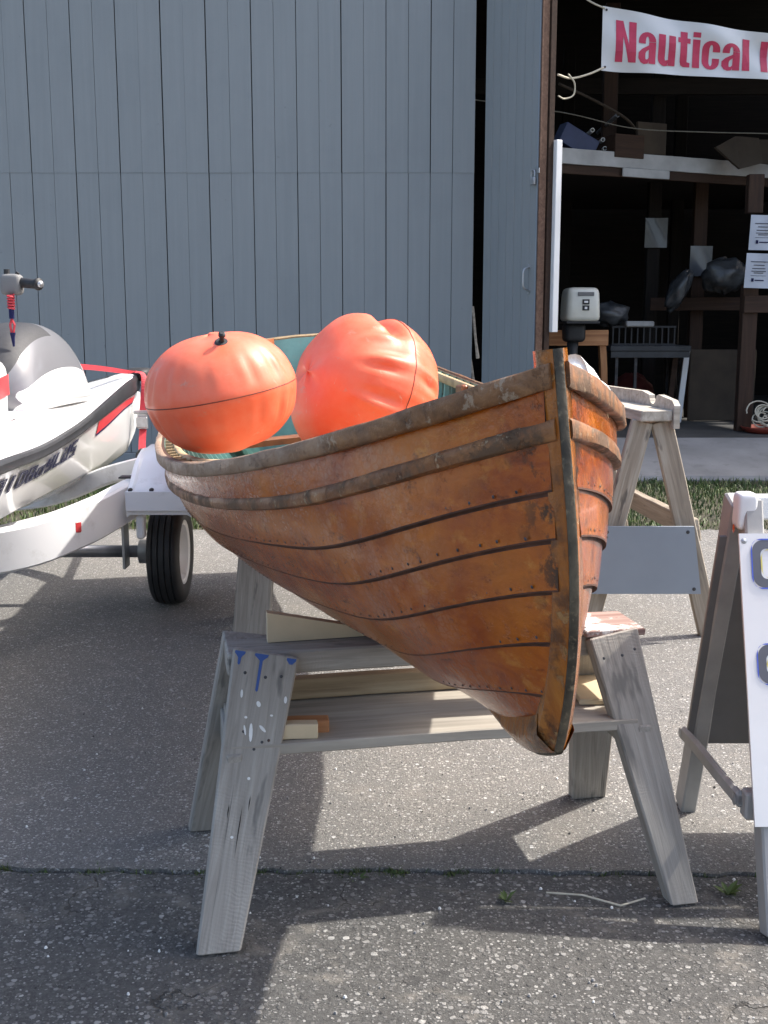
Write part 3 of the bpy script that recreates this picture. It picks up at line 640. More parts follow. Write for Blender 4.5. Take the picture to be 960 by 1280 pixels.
quadpanel('board_offcut', [(2.86, 10.05, 2.62), (3.08, 10.05, 2.44), (3.30, 10.12, 2.50), (3.26, 10.15, 2.71), (3.05, 10.12, 2.72)], .03, M_card, 'tilted brown board offcut hanging over the loft edge at right', 'board')
quadpanel('board_offcut', [(3.30, 10.25, 2.52), (3.45, 10.25, 2.50), (3.62, 10.3, 2.72), (3.30, 10.3, 2.72)], .03, M_card, 'brown board offcut cut off by the right edge on the loft', 'board')
PL = ['leftmost pipe end of the bundle on the loft, beside the blue case', 'lowest pipe end at the left of the loft bundle', 'pipe end in the middle of the loft bundle', 'low pipe end in the middle of the loft bundle', 'pipe end just above the middle of the loft bundle', 'rightmost of the low pipe ends on the loft', 'pipe end tucked between two low pipe ends on the loft', 'pipe end standing apart at the right of the loft bundle', 'second highest pipe end, above the left of the loft bundle', 'highest single pipe end above the loft bundle']
for i, (x, z) in enumerate(((1.70, 2.57), (1.80, 2.52), (1.88, 2.59), (1.93, 2.545), (1.86, 2.66), (1.99, 2.55), (1.955, 2.575), (2.08, 2.66), (1.76, 2.73), (1.99, 2.87))):
    yb = 9.62 + (x - 1.3) * .477 + .02
    V, Fc = [], []
    for yy, r in ((yb, .018), (yb, .013), (yb + .9, .013), (yb + .9, .018)):
        V += [(r * math.cos(k * math.pi / 6), yy - yb, r * math.sin(k * math.pi / 6)) for k in range(12)]
    Fc = gridfaces(4, 12, wrap=True) + [(36 + k, 36 + (k + 1) % 12, (k + 1) % 12, k) for k in range(12)]
    o = mk('pipe', V, Fc, M_dust if i % 3 else M_steel, None, Matrix.Translation((x, yb, z)))
    tag(o, PL[i], 'pipe', 'pipes in the loft bundle')

# ---- notices
def notice(c, rz, lab, lines=True, cat='notice', w=.216, h=.279, tilt=.0):
    t = thing('paper_notice', c, lab, cat, rz=rz)
    M = WM[t.as_pointer()] @ Matrix.Rotation(tilt, 4, 'Y'); V, Fc = [], []
    n = 8
    for s_ in (0, .0015):
        for j in range(n + 1):
            for i in range(n + 1):
                u, v = i / n - .5, j / n - .5; V.append((u * w, .004 * math.sin(u * 6 + v * 4) + s_, v * h))
    k = (n + 1) ** 2
    mk('sheet', V, gridfaces(n + 1, n + 1) + gridfaces(n + 1, n + 1, flip=True, base=k), M_paper if lines else M_dullpaper, t, M, smooth=True)
    if lines:
        mb = MB()
        for z, hw in ((.072, .07), (.045, .045), (.018, .055), (-.004, .06), (-.018, .04), (-.04, .062)): mb.box((0, -.006, z), (hw * 2, .001, .0062 if z > -.03 else .003))
        mb.build('print_lines', M_print, t, M)
        mb = MB().box((-.045, -.006, -.075), (.02, .001, .028)); mb.box((.01, -.006, -.077), (.075, .001, .009)); mb.build('print_mark', M_navydec, t, M)
    return t
notice((3.095, 9.40, 1.853), .0, 'upper printed white notice on the brown post at right', tilt=.02)
notice((3.075, 9.40, 1.548), .0, 'lower printed white notice on the brown post at right', tilt=.03)
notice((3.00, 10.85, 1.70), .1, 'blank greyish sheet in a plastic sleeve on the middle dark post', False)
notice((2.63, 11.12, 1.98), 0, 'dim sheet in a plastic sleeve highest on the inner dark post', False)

# ---- outboard motor on its wooden stand
om = thing('outboard_motor', (1.56, 9.3, .215), 'cream outboard motor with dark leg clamped to a wooden stand', 'outboard motor')
def rbox(name, c, d, r, mat, parent, taper=1.0, R=None, n=5, M=None):
    """rounded box by superellipsoid"""
    V, Fc = [], []; nu, nv = 28, 14; e = r
    for j in range(nv + 1):
        ph = -math.pi / 2 + math.pi * j / nv
        for i in range(nu):
            th = 2 * math.pi * i / nu; sp = lambda x, p: math.copysign(abs(x) ** p, x)
            x, y, z = sp(math.cos(ph), e) * sp(math.cos(th), e), sp(math.cos(ph), e) * sp(math.sin(th), e), sp(math.sin(ph), e)
            k = 1 + (taper - 1) * (z + 1) / 2
            V.append((x * d[0] / 2 * k, y * d[1] / 2 * k, z * d[2] / 2))
    Fc = gridfaces(nv + 1, nu, wrap=True)
    MM = M or (Matrix.Translation(c) @ (R.to_4x4() if R else Matrix()))
    return mk(name, V, Fc, mat, parent, MM, smooth=True)
rbox('cowl', (1.60, 9.3, 1.27), (.29, .40, .28), .30, M_trans, om, .9)
bpart('cowl_seam', (1.60, 9.3, 1.13), (.27, .37, .02), M_rubber, .004, parent=om)
rbox('mount_head', (1.56, 9.33, 1.05), (.17, .25, .16), .4, M_rubber, om)
mk('leg', *tubegeo([(1.55, 9.3, 1.0), (1.54, 9.3, .7), (1.53, 9.3, .35)], [.05, .036, .045], 10), M_rubber, om, smooth=True)
rbox('gearcase', (1.53, 9.32, .33), (.07, .36, .09), .7, M_rubber, om)
bpart('name_plate', (1.615, 9.117, 1.355), (.13, .012, .03), M_signdark, .002, parent=om)
mb = MB().box((1.615, 9.11, 1.293), (.055, .012, .04)); mb.box((1.615, 9.11, 1.245), (.055, .012, .04)); mb.build('label_plate', M_rubber, om)
bpart('logo', (1.615, 9.102, 1.293), (.03, .006, .015), M_white, parent=om); bpart('logo', (1.615, 9.102, 1.245), (.02, .006, .018), M_white, parent=om)
ms = thing('motor_stand', (1.85, 9.7, .215), 'orange lumber stand behind the outboard motor', 'stand')
board('top_rail', (1.30, 9.62, 1.0), (1.90, 9.62, 1.0), .13, .05, (0, -1, 0), M_tan2, ms)
for x in (1.86, 1.36): board('leg', (x + .06 * (x > 1.5), 9.70, .215), (x, 9.66, .94), .055, .09, (0, -1, 0), M_tan2, ms)
# ---- table with things on it, plastic bundles, board stack, coil of cord
tb = thing('folding_table', (2.35, 10.3, .215), 'grey folding table deep inside the barn doorway', 'table')
bpart('table_top', (2.37, 10.35, .90), (.72, .6, .05), M_dim, .006, parent=tb)
bpart('apron_rail', (2.37, 10.07, .85), (.70, .02, .06), M_dim, parent=tb)
for x in (2.08, 2.25): bpart('leg', (x, 10.1, .54), (.025, .025, .66), M_dksteel, parent=tb)
for x in (2.08, 2.66): bpart('leg', (x, 10.6, .54), (.025, .025, .66), M_dksteel, parent=tb)
rk = thing('wire_crate', (2.35, 10.2, .925), 'black wire crate on the folding table', 'crate')
mb = MB()
for k in range(11): mb.box((2.05 + k * .055, 10.15, 1.01), (.012, .012, .17))
for z in (.935, 1.09): mb.box((2.325, 10.15, z), (.57, .016, .016))
mb.build('bars', M_rubber, rk); bpart('tray', (2.28, 10.25, 1.115), (.25, .3, .05), M_signgrey, .01, parent=rk)
def lump(name, c, d, lab, cat, mat, seed=0, amp=.18, zr=0.0):
    r_ = random.Random(seed); V = []; nu, nv = 22, 12; ph = [r_.uniform(0, 6) for _ in range(8)]
    for j in range(nv + 1):
        b_ = -math.pi / 2 + math.pi * j / nv
        for i in range(nu):
            a = 2 * math.pi * i / nu; k = 1 + amp * (.5 * math.sin(3 * a + ph[0] + 2 * b_) + .4 * math.sin(5 * a - 4 * b_ + ph[1]) + .35 * math.sin(7 * b_ + 2 * a + ph[2]) + .25 * math.sin(9 * a + 5 * b_ + ph[3]))
            V.append((math.cos(b_) * math.cos(a) * k * d[0] / 2, math.cos(b_) * math.sin(a) * k * d[1] / 2, math.sin(b_) * k * d[2] / 2))
    return tag(mk(name, V, gridfaces(nv + 1, nu, wrap=True), mat, None, Matrix.Translation(c) @ Matrix.Rotation(zr, 4, 'Y'), smooth=True), lab, cat)
lump('plastic_bag', (2.02, 10.2, 1.20), (.34, .25, .2), 'crumpled clear plastic bag beside the outboard motor cowl', 'plastic bag', M_plastic, 1)
lump('wrapped_bundle', (2.70, 10.45, 1.42), (.17, .2, .38), 'long plastic wrapped bundle hanging left of the grey sheet', 'bundle', M_plastic, 2, zr=.45)
lump('wrapped_bundle', (3.12, 10.5, 1.55), (.42, .3, .30), 'round plastic wrapped bundle right of the grey sheet', 'bundle', M_plastic, 3)
for i, (x, m_, lab) in enumerate(((2.80, M_white, 'white edged panel leaning behind the brown post'), (2.70, M_postwood, 'brown panel leaning left of the white edged panel'))):
    bo = box_thing('leaning_panel', (x, 10.6, .55), (.05, .5, .68), -.2, m_, lab, 'panel', .08)
box_thing('framed_board', (3.15, 10.5, .55), (.62, .03, .66), 0.05, M_card, 'large brown board leaning behind the right post', 'board')
lump('red_bag', (2.42, 11.0, .42), (.45, .4, .42), 'dark red bag on the barn floor by the inner post', 'bag', paint('dark_red_cloth', (.10, .012, .012), .8), 5, .1)
cc = thing('cord_coil', (3.20, 9.42, .225), 'tangled coil of pale cord in a red tray at the right', 'cord')
mb = MB(); r_ = random.Random(4)
for k in range(9):
    cx, cz, rr = 3.19 + r_.uniform(-.05, .06), .345 + r_.uniform(-.03, .05), r_.uniform(.05, .11); a0 = r_.uniform(0, 6); tl = r_.uniform(-.9, .9)
    pts = [(cx + rr * math.cos(a0 + q), 9.40 + .5 * rr * math.sin(a0 + q) * math.cos(tl) + r_.uniform(-.004, .004), cz + rr * .8 * math.sin(a0 + q)) for q in np.linspace(0, 5.6, 18)]
    mb.tube(pts, .006, 5)
mb.build('cord', M_rope, cc, smooth=60)
mb = MB(); rows = [(.0, .0), (.17, .0), (.21, .045), (.205, .05), (.165, .012), (.0, .012)]
V = [(3.22 + r * math.cos(k * math.pi / 12), 9.42 + r * math.sin(k * math.pi / 12), .217 + z) for r, z in rows for k in range(24)]
mk('tray', V, gridfaces(6, 24, wrap=True, flip=True), paint('red_tray', (.22, .035, .02), .5), cc, smooth=True)
#--BOAT--

# ================================================================== ROWING BOAT
KS = .95
HP = dict(X0=.2581 * KS, Y0=1.259 * KS, Z0=CAM_H - (CAM_H - .5396) * KS, yaw=.1443, roll=.0936, pitch=-.06, L=4.2259 * KS, B=.5709 * KS, tm=.5521, pb=2.4636, kt=.4579,
          zm=.4248 * KS, zb=.5654 * KS, zst=.7754 * KS, ts=.3143, rk=-.0008, R=.1952 * KS, Rz=.4199 * KS, av=1.0992, bv=.9019, vb=.1601, fl=-.9938, e0=.3392, t2=.383)
LAPS = [0.0, .2556, .4016, .5278, .6422, .7448, .8626, 1.0]
def hull(t, v):
    d = HP; t = np.asarray(t, float); v = np.asarray(v, float)
    a = np.clip(t / d['tm'], 0, 1); fw = 1 - (1 - a) ** d['pb']
    aft = np.clip((t - d['tm']) / (1 - d['tm']), 0, 1); b = d['B'] * np.where(t < d['tm'], fw, 1 - d['kt'] * aft ** 2)
    q = np.clip(1 - t / d['ts'], 0, 1); r = np.clip((t - d['ts']) / (1 - d['ts']), 0, 1)
    zs = d['zm'] + (d['zb'] - d['zm']) * q ** 2 + (d['zst'] - d['zm']) * r ** 2
    ph = v * np.pi / 2
    fu = np.sin(ph) ** d['av']; fz = (1 - np.cos(ph)) ** d['bv']
    w_ = np.clip(t / d['vb'], 0, 1); w_ = w_ * w_ * (3 - 2 * w_)
    gu = w_ * fu + (1 - w_) * (v + d['fl'] * v * (v - 1) * 2); gz = w_ * fz + (1 - w_) * v
    gu = gu * np.clip(v, 1e-4, 1) ** (d['e0'] * np.clip(1 - t / d['t2'], 0, 1))
    st = -d['R'] * np.clip(1 - v * d['zb'] / d['Rz'], 0, 1) ** 2.2 + d['rk'] * v
    s = -d['L'] * t + st * np.clip(1 - t, 0, 1) ** 5
    return np.stack([s + 0 * b * gu, b * gu, zs * gz], -1)          # fwd, starboard, up
def hullN(t, v):
    e = 1e-3; tc = np.clip(t, e, 1 - e); vc = np.clip(v, e, 1 - e)
    dt = hull(tc + e, vc) - hull(tc - e, vc); dv = hull(tc, vc + e) - hull(tc, vc - e)
    n = np.cross(dv, dt); n /= np.linalg.norm(n, axis=-1, keepdims=True) + 1e-12
    sgn = np.sign(n[..., 1:2]); sgn[sgn == 0] = 1
    return n * sgn
def side(P, sd):                                                     # starboard -> local y (port positive)
    Q = np.array(P, float).copy(); Q[..., 1] *= -sd if sd > 0 else .925; return Q
ca, sa = math.cos(HP['yaw']), math.sin(HP['yaw'])
BM = Matrix(((sa, ca, 0, HP['X0']), (-ca, sa, 0, HP['Y0']), (0, 0, 1, HP['Z0']), (0, 0, 0, 1))) @ Matrix.Rotation(HP['pitch'], 4, 'Y') @ Matrix.Rotation(HP['roll'], 4, 'X')
boat = thing('rowing_boat', (BM @ Vector((-1.0, 0, 0))), 'old varnished lapstrake rowing boat resting bow-first on a grey sawhorse', 'rowing boat')
TT = .0055 + (1 - .0055) * np.linspace(0, 1, 60) ** 1.5
def shell(name, outer, inner, mats, parent, flip, grime_shade=False, edge=False):
    """outer, inner: (nr, nc, 3) grids -> closed plank"""
    nr, nc = outer.shape[:2]; V = np.concatenate([outer.reshape(-1, 3), inner.reshape(-1, 3)]); b = nr * nc
    F1 = gridfaces(nr, nc, flip=flip); F2 = gridfaces(nr, nc, flip=not flip, base=b); F3 = []
    ring = [(0, j) for j in range(nc)] + [(i, nc - 1) for i in range(1, nr)] + [(nr - 1, j) for j in range(nc - 2, -1, -1)] + [(i, 0) for i in range(nr - 2, 0, -1)]
    ids = [i * nc + j for i, j in ring]
    for a, c_ in zip(ids, ids[1:] + ids[:1]):
        q = (a, c_, c_ + b, a + b); F3.append(q if not flip else q[::-1])
    o = mk(name, V, F1 + F2 + F3, mats, parent, BM, fm=[(2 if (grime_shade and i % (nc - 1) >= nc - 3) or (edge and i % (nc - 1) == 0) else 0) for i in range(len(F1))] + [1] * len(F2) + [2] * len(F3))
    return autosmooth(o, 38)
for sd in (1, -1):
    for k in range(7):
        va, vb = LAPS[k], LAPS[k + 1]; vhi = min(1.0, vb + .022)
        vs = np.concatenate([[va], np.linspace(va + .0045, vb - .0085, 7), [vb, vhi]]) if vhi > vb else np.concatenate([[va], np.linspace(va + .0045, vb, 7)])
        T_, V_ = np.meshgrid(TT, vs, indexing='ij')
        if k == 0: V_ = np.maximum(V_, .11 * np.clip(1 - (T_ - .0055) / .06, 0, 1) ** .8)
        Pn = hull(T_, V_); Nn = hullN(T_, V_)
        fr = np.clip((V_ - va) / (vb - va), 0, 1.2)[..., None]
        off = .0058 * (1 - fr) + .0012 - .0008 * np.clip(fr - 1, 0, 1) * 5
        fade = np.clip((T_[..., None] - .0) / .035, .45, 1)               # planks run into the stem rabbet
        if k == 0: off = .001 + 0 * off
        wav = .0012 * np.sin(T_ * 31 + k * 2.1 + sd)[..., None] * (1 - fr)
        O = Pn + Nn * (off * fade + wav); I = Pn + Nn * (off * fade - .0075)
        I[..., 1] = np.maximum(I[..., 1], .001)
        O[..., 1] = np.maximum(O[..., 1], .004)
        shell('plank', side(O, sd), side(I, sd), [M_plank, M_green_in, M_lap], boat, flip=(sd < 0), grime_shade=vhi > vb, edge=k > 0)
def sweep(name, t0, t1, v, sd, prof, mat, n=60, tp=1.4, rag=0.0, taper=None):
    """prof: list of (out, up) offsets from the hull line"""
    tt = t0 + (t1 - t0) * np.linspace(0, 1, n) ** tp; Pn = hull(tt, np.full(n, v)); Nn = hullN(tt, np.full(n, min(v, .985)))
    Nh = Nn.copy(); Nh[:, 2] = 0; Nh /= np.linalg.norm(Nh, axis=1, keepdims=True)
    V = []; m = len(prof)
    for i in range(n):
        r = .35 + .65 * min(1.0, tt[i] / .03)
        for (o, u) in prof:
            j = rag * (rng.random() - .5)
            V.append(Pn[i] + Nh[i] * (o * r + j) + np.array([0, 0, u + j]))
    V = np.array(V); V[:, 1] = np.maximum(V[:, 1], .008); V = side(V, sd)
    Fc = gridfaces(n, m, wrap=True, flip=(sd > 0)); e = [tuple(range(m)), tuple(range((n - 1) * m, n * m))]
    Fc += [e[0], e[1][::-1]] if sd < 0 else [e[0][::-1], e[1]]
    return autosmooth(mk(name, V, Fc, mat, boat, BM), 50)
def rr(o0, o1, u0, u1, c): return [(o0 + c, u0), (o1 - c, u0), (o1, u0 + c), (o1, u1 - c), (o1 - c, u1), (o0 + c, u1), (o0, u1 - c), (o0, u0 + c)]
for sd in (1, -1):
    sweep('gunwale', .0025, 1.0, 1.0, sd, rr(.001, .018, -.024, .004, .0032), M_oldrail if sd > 0 else M_rail, rag=.0016)
    sweep('inwale', .05, .985, 1.0, sd, rr(-.045, -.029, -.028, .003, .003), M_inwood, rag=.0006)
    hr = [(.0, -.014), (.008, -.013), (.0125, -.0105), (.0135, -.002), (.0125, .006), (.008, .0095), (.0, .012)]
    sweep('rub_rail', .0025, 1.0, LAPS[6] + .01, sd, hr, M_rail, rag=.0012)
    # ribs: steamed frames, heads showing between gunwale and inwale
    for i, t in enumerate(np.linspace(.06, .97, 44)):
        vv = np.linspace(.06, .998, 16); Pn = hull(np.full(16, t), vv); Nn = hullN(np.full(16, t), vv); hw = .0085
        V = []
        for q in range(16):
            for ds, dn_ in ((-hw, -.0095), (hw, -.0095), (hw, -.0275), (-hw, -.0275)): V.append(Pn[q] + Nn[q] * dn_ + np.array([ds, 0, 0]))
        V = side(np.array(V), sd)
        V[:, 1] = V[:, 1] if True else 0
        mk('rib', V, gridfaces(16, 4, wrap=True, flip=(sd > 0)) + [(0, 1, 2, 3), (63, 62, 61, 60)], M_aqua if i > 30 else M_inwood if i < 22 else M_green_in, boat, BM)
# stem and keel: one curved timber with a metal band on its face
path = [hull(0, v)[[0, 2]] for v in np.linspace(1.03, .09, 26)]
last = path[-1]; kp = [hull(t, 0)[[0, 2]] for t in np.linspace(.045, 1, 24)]
mid = [np.array(p) for p in smoothcurve([path[-2], path[-1], path[-1] * .45 + kp[0] * .55 + np.array([.010, -.004]), kp[0] + np.array([0, .002]), kp[1]], 14)[3:-3]]
path = np.array(path + mid + kp); NP_ = len(path)
tg = np.gradient(path, axis=0); tg /= np.linalg.norm(tg, axis=1, keepdims=True); nrm = np.stack([-tg[:, 1], tg[:, 0]], 1)      # forward/down side
if nrm[0, 0] < 0: nrm = -nrm
def stembar(name, prof, i0, i1, mat, taper=None):
    V = []; m = len(prof)
    for i in range(i0, i1):
        wfac = 1.0 if taper is None else taper(i)
        for (o, h) in prof: V.append((path[i, 0] + nrm[i, 0] * o, h * wfac, path[i, 1] + nrm[i, 1] * o))
    n = i1 - i0; Fc = gridfaces(n, m, wrap=True) + [tuple(range(m - 1, -1, -1)), tuple(range((n - 1) * m, n * m))]
    return autosmooth(mk(name, V, Fc, mat, boat, BM), 40)
wf = lambda i: 1.0 + .55 * math.exp(-((i - 30) / 6.0) ** 2)
stembar('stem', [(-.055, -.014), (-.032, -.018), (-.028, -.018), (-.007, -.0068), (-.006, -.0058), (-.006, .0058), (-.007, .0068), (-.028, .018), (-.032, .018), (-.055, .014)], 0, NP_, M_stem, wf)
stembar('stem_band', [(-.0065, -.0055), (-.0030, -.0050), (-.0018, -.003), (-.0018, .003), (-.0030, .0050), (-.0065, .0055)], 0, 33, M_band)
# worn cap on the stem head, breasthook, transom, seats
V = []
sh = hull(0, 1.0); 
def bshape(name, poly, z0, z1, mat, sd=0):
    """horizontal slab from polygon of (x, y) in boat coordinates"""
    k = len(poly); V = [(x, y, z0(x) if callable(z0) else z0) for x, y in poly] + [(x, y, z1(x) if callable(z1) else z1) for x, y in poly]
    return mk(name, V, [tuple(range(k - 1, -1, -1)), tuple(range(k, 2 * k))] + [(i, (i + 1) % k, (i + 1) % k + k, i + k) for i in range(k)], mat, boat, BM)
tb_ = [.01, .03, .05, .07]; pl = [hull(t, 1.0) for t in tb_]
zl = lambda x: float(np.interp(-x, [-p[0] for p in pl], [p[2] for p in pl])) - .008
bshape('breasthook', [(p[0], -p[1] + .006) for p in pl] + [(pl[-1][0] + .06, 0)] + [(p[0], p[1] - .006) for p in pl[::-1]], lambda x: zl(x) - .022, zl, M_inwood)
vt = np.linspace(1, 0, 16); sec = hull(np.full(16, .995), vt)
ring = [(p[1], p[2]) for p in sec] + [(-p[1], p[2]) for p in sec[::-1]][1:]
ring = ring + [(-sec[0][1] * .5, sec[0][2] + .008), (0, sec[0][2] + .012), (sec[0][1] * .5, sec[0][2] + .008)]
xa = sec[0][0]; k = len(ring)
def tf(o):                # transom face as a fan
    return [(xa + o, 0, .25)] + [(xa + o, y, z) for y, z in ring]
V = tf(0.0) + tf(-.024)
Fc = [(0, 1 + i, 1 + (i + 1) % k) for i in range(k)] + [(k + 1, k + 2 + (i + 1) % k, k + 2 + i) for i in range(k)] + [(1 + (i + 1) % k, 1 + i, k + 2 + i, k + 2 + (i + 1) % k) for i in range(k)]
mk('transom', V, Fc, [M_aqua, M_plank], boat, BM, fm=[0] * k + [1] * k + [1] * k)
mk('transom_cap', *tubegeo([(xa - .01, -sec[0][1], sec[0][2] + .006), (xa - .01, -sec[0][1] * .5, sec[0][2] + .014), (xa - .01, 0, sec[0][2] + .018), (xa - .01, sec[0][1] * .5, sec[0][2] + .014), (xa - .01, sec[0][1], sec[0][2] + .006)], .009, 6), M_inwood, boat, BM)
mk('transom_cleat', *boxgeo((.03, .05, .30), .004), M_aqua, boat, BM @ Matrix.Translation((xa + .02, .05, .52)))
for sd in (1, -1):
    mk('quarter_knee', [(xa + .26, -sd * (sec[0][1] + .03), sec[0][2] - .03), (xa, -sd * (sec[0][1] - .01), sec[0][2] + .005), (xa, -sd * (sec[0][1] - .2), sec[0][2] + .02)] + [(xa + .26, -sd * (sec[0][1] + .03), sec[0][2] - .055), (xa, -sd * (sec[0][1] - .01), sec[0][2] - .02), (xa, -sd * (sec[0][1] - .2), sec[0][2] - .005)], [(0, 1, 2), (5, 4, 3), (0, 3, 4, 1), (1, 4, 5, 2), (2, 5, 3, 0)], M_thwart, boat, BM)
def thwart(t0, t1, z, mat, nm='thwart', inset=.035):
    def half(t):
        vv = np.linspace(0, 1, 200); P = hull(np.full(200, t), vv); return float(np.interp(z, P[:, 2], P[:, 1])) - inset
    x0, x1 = float(hull(t0, 0)[0]), float(hull(t1, 0)[0]); h0, h1 = half(t0), half(t1)
    return bshape(nm, [(x0, -h0), (x1, -h1), (x1, h1), (x0, h0)], z - .022, z, mat)
thwart(.22, .275, .335, M_inwood); thwart(.28, .335, .335, M_inwood); thwart(.34, .395, .335, M_inwood); thwart(.50, .56, .27, M_thwart); thwart(.80, .87, .33, M_thwart)
# oarlock pads on the port side
for t in (.60, .64):
    p = side(hull(t, 1.0), -1); mk('oarlock_pad', *boxgeo((.10, .022, .07), .008), M_thwart, boat, BM @ Matrix.Translation((p[0], p[1] - .052, p[2] - .035)))
# copper rivets along the laps, too small to tell apart singly
mb = MB()
for sd in (1, -1):
    for k in range(1, 7):
        for t in np.arange(.016, .62, .0095):
            tj = t + rng.normal(0, .001); v = LAPS[k] + .016 + rng.normal(0, .002); p = hull(np.array([tj]), np.array([v]))[0]; n_ = hullN(np.array([tj]), np.array([v]))[0]
            p = p + n_ * (.0058 * (1 - .016 / .12) + .0008); a = np.cross(n_, [0, 0, 1.]); a /= np.linalg.norm(a); b_ = np.cross(n_, a); r = .0024
            ringv = [p + (a * math.cos(q) + b_ * math.sin(q)) * r for q in np.arange(6) * math.pi / 3] + [p + n_ * .0014]
            mb.add(side(np.array(ringv), sd), [((i + 1) % 6, i, 6) if sd > 0 else (i, (i + 1) % 6, 6) for i in range(6)])
stuff(mb.build('rivets', M_dksteel, boat, BM))

# white cloth laid over the port gunwale
def bw(t, sd, dz=0.0, din=0.0):
    p = hull(t, 1.0).copy(); p[1] -= din; p = side(p, sd); return BM @ Vector((p[0], p[1], p[2] + dz))
V = []; cl = [.035, .05, .065, .08, .095, .11, .125, .14]
for j, t in enumerate(cl):
    for i, q in enumerate(np.linspace(-1, 1, 12)):
        w0 = bw(t, -1, .012, .02); inward = (bw(t, -1, 0, .1) - bw(t, -1, 0, 0)).normalized()
        lift = .008 + .004 * math.sin(j * 1.3 + i * .7) + .016 * math.cos(q * 1.4) - .03 * max(0, abs(q) - .75) * 2
        V.append(w0 + inward * (.035 * q + .012) + Vector((0, 0, lift)))
nC = len(V); V += [v - Vector((0, 0, .016)) for v in V]
o = mk('cloth', V, gridfaces(8, 12) + gridfaces(8, 12, flip=True, base=nC) + [(i, i + 1, nC + i + 1, nC + i) for i in range(11)] + [(84 + i + 1, 84 + i, nC + 84 + i, nC + 84 + i + 1) for i in range(11)], M_cloth, smooth=True)
tag(o, 'rumpled white cloth lying on the gunwale right of the stem', 'cloth')

# ================================================================== BUOYS
def buoy(c, axis, R, h0, h1, lab, seed, dent=None, valve=None, wamp=1.0):
    t = thing('inflatable_buoy', Vector(c) - Vector((0, 0, R * .8)), lab, 'buoy', 'orange buoys piled in the boat')
    z = Vector(axis).normalized(); x = Vector((0, 0, 1)).cross(z)
    if x.length < .3: x = Vector((1, 0, 0)) - z * z.x
    x.normalize(); y = z.cross(x); M = Matrix((x, y, z)).transposed().to_4x4(); M.translation = Vector(c)
    r_ = random.Random(seed); nu, nv = 128, 56; ph = [r_.uniform(0, 6) for _ in range(12)]; V = []
    def surf(th, f):                               # f 0..1 pole to pole
        q = math.pi * f; sgn = h0 if f < .5 else h1
        e = abs(f - .5) * 2                         # 0 at seam, 1 at poles
        rad = R * (math.sin(q) ** .80) * (1 + .035 * math.exp(-(e / .12) ** 2))
        ax = math.copysign(abs(math.cos(q)) ** .95, math.cos(q)) * sgn
        wr = math.exp(-((e - .20) / .17) ** 2)
        k = .5 + .5 * math.sin(th * 2 + ph[0])
        amp = wamp * wr * .030 * (.15 + .85 * k)
        d = amp * (math.sin(19 * th + ph[1]) + .6 * math.sin(31 * th + ph[2] + 2 * e) + .4 * math.sin(11 * th + ph[3]))
        d += .006 * math.sin(3 * th + ph[4] + 3 * f) + .004 * math.sin(5 * th - 6 * f + ph[5])
        rad *= 1 + .45 * d; ax *= 1 + d * 2.2
        p = Vector((rad * math.cos(th), rad * math.sin(th), ax))
        if wamp > 1:
            pn = p.normalized(); p *= 1 - .20 * math.exp(-((pn.z - .20) / .11) ** 2) * math.exp(-((1 - pn.y) / .22) ** 2)
        if dent:
            for dv, dr, dd_ in dent:
                g_ = math.exp(-((p.normalized() - dv).length / dr) ** 2); p *= 1 - dd_ * g_
        return p
    for j in range(nv + 1):
        for i in range(nu): V.append(surf(2 * math.pi * i / nu, j / nv))
    mk('skin', V, gridfaces(nv + 1, nu, wrap=True, flip=True), M_buoy, t, M, smooth=True)
    pts = [surf(2 * math.pi * i / 160, .5) * 1.0 for i in range(161)]
    mk('seam', *tubegeo(pts, .0012, 5, cap=False), M_seam, t, M, smooth=True)
    if valve:
        th, f = valve; p = surf(th, f); n_ = p.normalized()
        mb = MB(); s7 = .72; n_ = n_ * s7; mb.tube([p - n_ * .002, p + n_ * .004], [.021 * s7, .016 * s7], 14); mb.tube([p + n_ * .003, p + n_ * .014, p + n_ * .02], [.0058, .0054, .0045], 10); mb.tube([p + n_ * .02, p + n_ * .024, p + n_ * .032, p + n_ * .036], [.005, .0076, .0076, .0045], 10)
        mb.build('valve', M_rubber, t, M, smooth=40)
    return t, M
bl, ML = buoy((-.350, 2.42, .998), (-.18, -.08, .98), .158, .124, .128, 'orange inflatable buoy with black valve, left of the two in the boat', 3, valve=(-1.15, .165))
br, MR = buoy((-.043, 2.75, .968), (-.80, -.48, .36), .190, .172, .155, 'larger orange inflatable buoy with a cleft top, right of the two in the boat', 8, dent=[(Vector((.0, .82, -.45)).normalized(), .35, -.06), (Vector((0, .85, .60)).normalized(), .35, -.05)], wamp=1.35)

# ================================================================== FRONT SAWHORSE
sx_ = Vector((math.cos(math.radians(11)), math.sin(math.radians(11)), 0)); sy_ = Vector((-sx_.y, sx_.x, 0))
so = Vector((.105, 2.245, 0))                                       # centre on the ground
def S(a, b_, z): return so + sx_ * a + sy_ * b_ + Vector((0, 0, z))
fs = thing('sawhorse', so, 'weathered grey sawhorse with shelf, under the bow of the boat', 'sawhorse')
TOPZ = .506
board('top_beam', S(-.43, 0, TOPZ - .0235), S(.425, 0, TOPZ - .0235), .104, .047, (0, 0, 1), M_grey, fs, ch=.004)
capn = board('end_cap', S(.300, -.008, TOPZ + .008), S(.430, -.008, TOPZ + .008), .145, .014, (0, 0, 1), M_grey2, fs, ch=.002)
def leg(nm, top, foot, w0, w1, out):
    return board('leg', top, foot, w0, .036, out, M_grey, fs, w1=w1, ch=.0035, cut1=True, wob=0.0)
legFL = leg('l', S(-.355, -.070, TOPZ + .004), S(-.468, -.250, 0.0), .128, .080, -sy_ + Vector((0, 0, .35)))
legFR = leg('l', S(.358, -.070, TOPZ + .004), S(.452, -.250, 0.0), .108, .058, -sy_ + Vector((0, 0, .35)))
